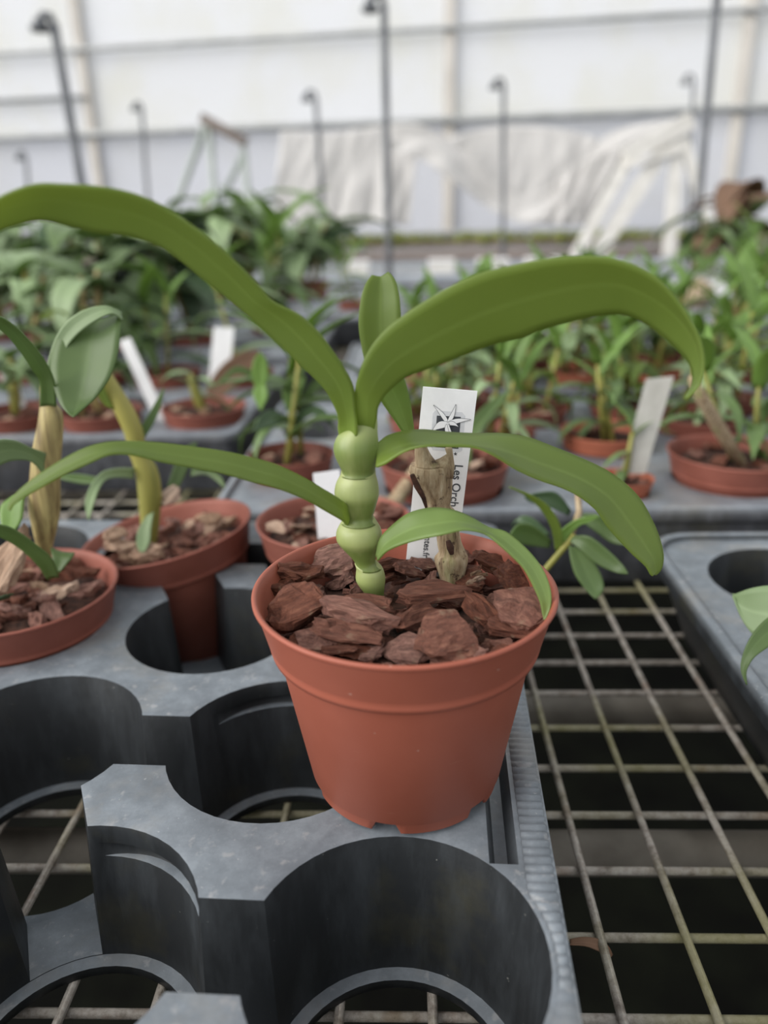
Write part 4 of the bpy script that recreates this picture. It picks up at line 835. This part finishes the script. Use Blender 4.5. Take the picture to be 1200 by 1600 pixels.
# ================================================================== SPRINKLER RISERS
def riser(label, top, bot, Y, r, z0=0.0, hook=-1):
    a, b = at(*top, Y), at(*bot, Y); d = (b-a).normalized(); s = (a.z-z0)/(-d.z); foot = a+d*s
    t = thing('sprinkler_riser', label, 'sprinkler', foot, 'sprinkler risers'); tube('pole', [a, foot], r, 'riser', t, 10)
    p = a; hb = tube('hose_bend', [p, p+Vector((hook*.01, 0, .03)), p+Vector((hook*.04, 0, .035)), p+Vector((hook*.055, 0, .01))], r*.8, 'riser', t, 8)
    q = p+Vector((hook*.055, 0, .01)); v, f = tube_data([q+Vector((0, 0, .01)), q+Vector((0, 0, -.012)), q+Vector((0, 0, -.02)), q+Vector((0, 0, -.034))], [r*1.3, r*1.5, r*2.4, r*2.0], 10); link('nozzle', mesh('nozzle', v, f, True, t.location), 'riser', hb)
riser('thick leaning sprinkler riser above the arching left leaf', (84, 38), (127, 285), 3.6, .019)
riser('tall sprinkler riser rising above the upright new leaf', (600, 8), (607, 380), 3.6, .016)
riser('tall sprinkler riser crossing the white trestle at right', (1122, -20), (1096, 270), 3.6, .016, 0, 1)
riser('thin far sprinkler riser left of the steel trestle', (221, 168), (230, 300), 6.7, .015)
riser('thin far sprinkler riser in front of the fleece left half', (493, 152), (505, 340), 5.4, .015)
riser('thin far sprinkler riser in front of the fleece right half', (787, 133), (786, 330), 5.4, .015)
riser('thin far sprinkler riser beside the white trestle', (1084, 126), (1078, 300), 5.6, .011)
riser('short far sprinkler riser at the far left', (40, 245), (44, 290), 6.6, .014)
# ================================================================== TRESTLES AND FLEECE
tr1 = thing('steel_trestle', 'greenish steel folding trestle with dark plank top by the wall', 'trestle', at(340, 330, 5.3)); tr1.location.z = 0
def to_floor(a, b):
    d = (b-a).normalized(); return a+d*(a.z/(-d.z))
for a, b, dy in (((327, 192), (337, 340), 0), ((322, 195), (280, 310), .25), ((380, 228), (390, 335), 0)):
    A, B = at(*a, 5.2+dy*.2), at(*b, 5.2+dy); tube('leg', [A, to_floor(A, B)], .021, 'greenmetal', tr1, 8)
A, B = at(382, 238, 5.2), at(345, 312, 5.25); tube('brace', [A, A+(B-A)*1.6], .02, 'greenmetal', tr1, 8)
bar('top_plank', at(316, 184, 5.2), at(384, 222, 5.2), .10, .055, 'plank', tr1, (0, 1, 0))
tr2 = thing('white_trestle', 'white painted wooden trestle behind the right leaf, by the fleece', 'trestle', at(1010, 330, 5.35)); tr2.location.z = 0
for a, b, w in (((1042, 226), (955, 362), .095), ((985, 244), (930, 345), .075), ((1060, 205), (1046, 385), .075), ((1064, 205), (1108, 355), .06)):
    A, B = at(*a, 5.4), at(*b, 5.35); bar('leg', A, to_floor(A, B), w, .04, 'white_wood', tr2)
bar('top_bar', at(976, 246, 5.4), at(1080, 188, 5.4), .085, .1, 'white_wood', tr2, (0, 1, 0)); bar('crossbar', at(975, 262, 5.36), at(1060, 235, 5.36), .035, .03, 'white_wood', tr2, (0, 1, 0))
fleece = thing('fleece_sheet', 'white garden fleece hung in swags along the milky wall', 'sheet', (0, 6.3, 0))
def cloth(name, top, botm, Y, ripple, seed, nu=60, nv=24):
    """sheet between a top line and a bottom line of pixels, hanging in soft folds"""
    T = catmull([at(x, y, Y) for x, y in top], 8); B = catmull([at(x, y, Y-.05) for x, y in botm], 8); vs_, fs = [], []
    pick = lambda L, u: L[min(len(L)-1, int(u*(len(L)-1)))].lerp(L[min(len(L)-1, int(u*(len(L)-1))+1)], (u*(len(L)-1)) % 1)
    for j in range(nv+1):
        v = j/nv
        for i in range(nu+1):
            u = i/nu; p = pick(T, u).lerp(pick(B, u), v); fr = noise.noise(Vector((u*6+seed, v*1.6, seed)))+.5*noise.noise(Vector((u*15+v*2, v*2.5, seed+3)))
            vs_.append(p+Vector((0, fr*ripple*(.3+.7*v), 0)))
    for j in range(nv):
        for i in range(nu): q = j*(nu+1)+i; fs.append((q, q+1, q+nu+2, q+nu+1))
    o = link(name, mesh(name, vs_, fs, True, fleece.location), 'fleece', fleece); s = o.modifiers.new('t', 'SOLIDIFY'); s.thickness = .004; return o
cloth('hanging_panel', [(440, 204), (520, 206), (600, 196), (655, 196)], [(425, 350), (500, 352), (580, 350), (640, 352)], 6.45, .07, 1)
cloth('swag', [(610, 194), (660, 196), (720, 232), (780, 290), (830, 305), (900, 262), (960, 205), (1075, 183)], [(600, 235), (650, 246), (710, 285), (770, 330), (830, 350), (900, 330), (960, 268), (1070, 215)], 6.15, .08, 2)
cloth('back_panel', [(700, 216), (760, 200), (830, 196), (900, 206), (940, 220)], [(700, 240), (760, 310), (830, 330), (890, 325), (930, 300)], 6.4, .06, 5)
cloth('tail', [(890, 262), (930, 240), (975, 232)], [(850, 352), (890, 352), (925, 350)], 6.1, .06, 8, 24, 20)
# ================================================================== LARGE BLADES OF THE LEFT BACKGROUND PLANTS
def blade(host, st, ya, yb, mat, fold=.1): leaf_px('leaf', st, [(0, ya, ya), (len(st)-1, yb, yb)], fold, mat, host, thick=.0012, sub=3, across=6)
byl = {o['label']: o for o in bpy.data.objects if o.parent is None and 'label' in o}
hostA = byl['big-leaved orchid with drooping grey-green blades, left of centre']; hostB = byl['broad-leaved orchid with a dark upright blade at the upper left']; hostC = byl['dark broad-leaved orchid right under the bend of the left leaf']
hostD = byl['pale dusty orchid at the left edge below the leaf tip']; hostE = byl['orchid with an arching dark strap leaf, left of the upright leaf']; hostF = byl['light green orchid with tall pointed blade, behind the left leaf']; hostG = byl['leafy orchid above the hooked leaf of the yellow-caned plant']
YA = hostA.location.y
blade(hostA, [(232, 402, 250, 400), (206, 430, 264, 428), (196, 468, 270, 465), (202, 505, 264, 502), (218, 530, 248, 526), (232, 542, 234, 542)], YA-.02, YA-.10, 'leaf_mid', .12)
blade(hostA, [(252, 394, 244, 404), (222, 410, 232, 432), (196, 436, 210, 462), (176, 466, 186, 482), (170, 484, 172, 485)], YA-.03, YA-.08, 'leaf_grey', .1)
blade(hostC, [(262, 395, 296, 405), (272, 430, 328, 430), (282, 465, 336, 468), (296, 500, 330, 498), (312, 525, 316, 524)], hostC.location.y, hostC.location.y-.06, 'leaf_dark', .1)
blade(hostB, [(58, 440, 84, 440), (54, 410, 92, 410), (54, 375, 90, 375), (62, 352, 82, 352), (72, 345, 74, 345)], hostB.location.y, hostB.location.y+.02, 'leaf_dark', .1)
blade(hostB, [(62, 405, 90, 400), (58, 430, 104, 425), (62, 460, 106, 458), (76, 485, 96, 484), (88, 496, 90, 496)], hostB.location.y-.05, hostB.location.y-.08, 'leaf_grey', .1)
blade(hostD, [(-20, 470, -10, 490), (5, 440, 25, 470), (25, 425, 50, 455), (45, 420, 62, 440), (66, 430, 68, 432)], hostD.location.y, hostD.location.y-.03, 'leaf_grey', .1)
blade(hostE, [(440, 478, 450, 478), (446, 430, 462, 432), (466, 392, 482, 402), (500, 368, 512, 380), (540, 352, 545, 362), (566, 350, 567, 352)], hostE.location.y, hostE.location.y-.05, 'leaf_dark', .1)
blade(hostE, [(462, 440, 470, 440), (470, 410, 490, 412), (478, 385, 505, 392), (510, 372, 520, 376)], hostE.location.y, hostE.location.y+.04, 'leaf_grey', .1)
blade(hostF, [(478, 395, 492, 395), (474, 370, 500, 370), (477, 348, 496, 348), (486, 332, 488, 332)], hostF.location.y, hostF.location.y, 'leaf_grey', .1)
blade(hostF, [(326, 372, 332, 376), (330, 352, 346, 360), (345, 342, 356, 348), (361, 335, 362, 337)], hostF.location.y, hostF.location.y, 'leaf_dark', .1)
blade(hostF, [(360, 430, 380, 430), (352, 395, 392, 400), (360, 368, 392, 372), (376, 350, 378, 350)], hostF.location.y, hostF.location.y, 'leaf_grey', .1)
blade(hostF, [(408, 430, 424, 430), (400, 400, 440, 398), (412, 375, 444, 374), (430, 358, 432, 358)], hostF.location.y, hostF.location.y, 'leaf_grey', .1)
blade(hostG, [(125, 440, 150, 450), (122, 415, 168, 420), (132, 398, 172, 402), (150, 392, 160, 394)], 1.55, 1.55, 'petal', .08) if 'petal' in M else None
blade(hostG, [(60, 500, 75, 500), (66, 490, 90, 486), (82, 483, 104, 488), (104, 494, 106, 496)], 1.0, 1.0, 'leaf', .1)
hostP = byl['leafy dark green orchid in a terracotta pot left of the knobbly cane']; YP = hostP.location.y
for st, mt, d0, d1 in (([(399, 606, 413, 606), (393, 582, 420, 584), (397, 562, 416, 562), (405, 551, 407, 551)], 'leaf_new', -.02, -.02), ([(400, 600, 415, 600), (395, 616, 419, 618), (402, 632, 412, 633), (407, 641, 408, 641)], 'leaf_new', -.02, -.04), ([(400, 583, 400, 592), (372, 572, 370, 583), (350, 588, 350, 596), (341, 600, 342, 602)], 'leaf_mid', -.01, -.02), ([(450, 645, 462, 645), (440, 612, 470, 614), (450, 592, 478, 592), (464, 576, 466, 576)], 'leaf_new', 0, .01), ([(450, 660, 462, 665), (430, 640, 446, 660), (408, 648, 420, 668), (396, 672, 398, 674)], 'leaf_dark', 0, -.03), ([(462, 668, 452, 660), (488, 648, 478, 634), (512, 660, 506, 640), (528, 676, 527, 674)], 'leaf_dark', 0, -.02), ([(470, 640, 465, 630), (495, 610, 490, 594), (520, 608, 515, 590), (535, 620, 534, 617)], 'leaf_mid', .01, .01)):
    blade(hostP, st, YP+d0, YP+d1, mt)
hostQ = byl['orchid with dusty leaves beside the upright white label']
blade(hostQ, [(402, 545, 410, 556), (372, 552, 395, 578), (345, 572, 372, 600), (326, 600, 350, 618), (318, 628, 324, 630)], hostQ.location.y-.03, hostQ.location.y-.14, 'leaf_brown')
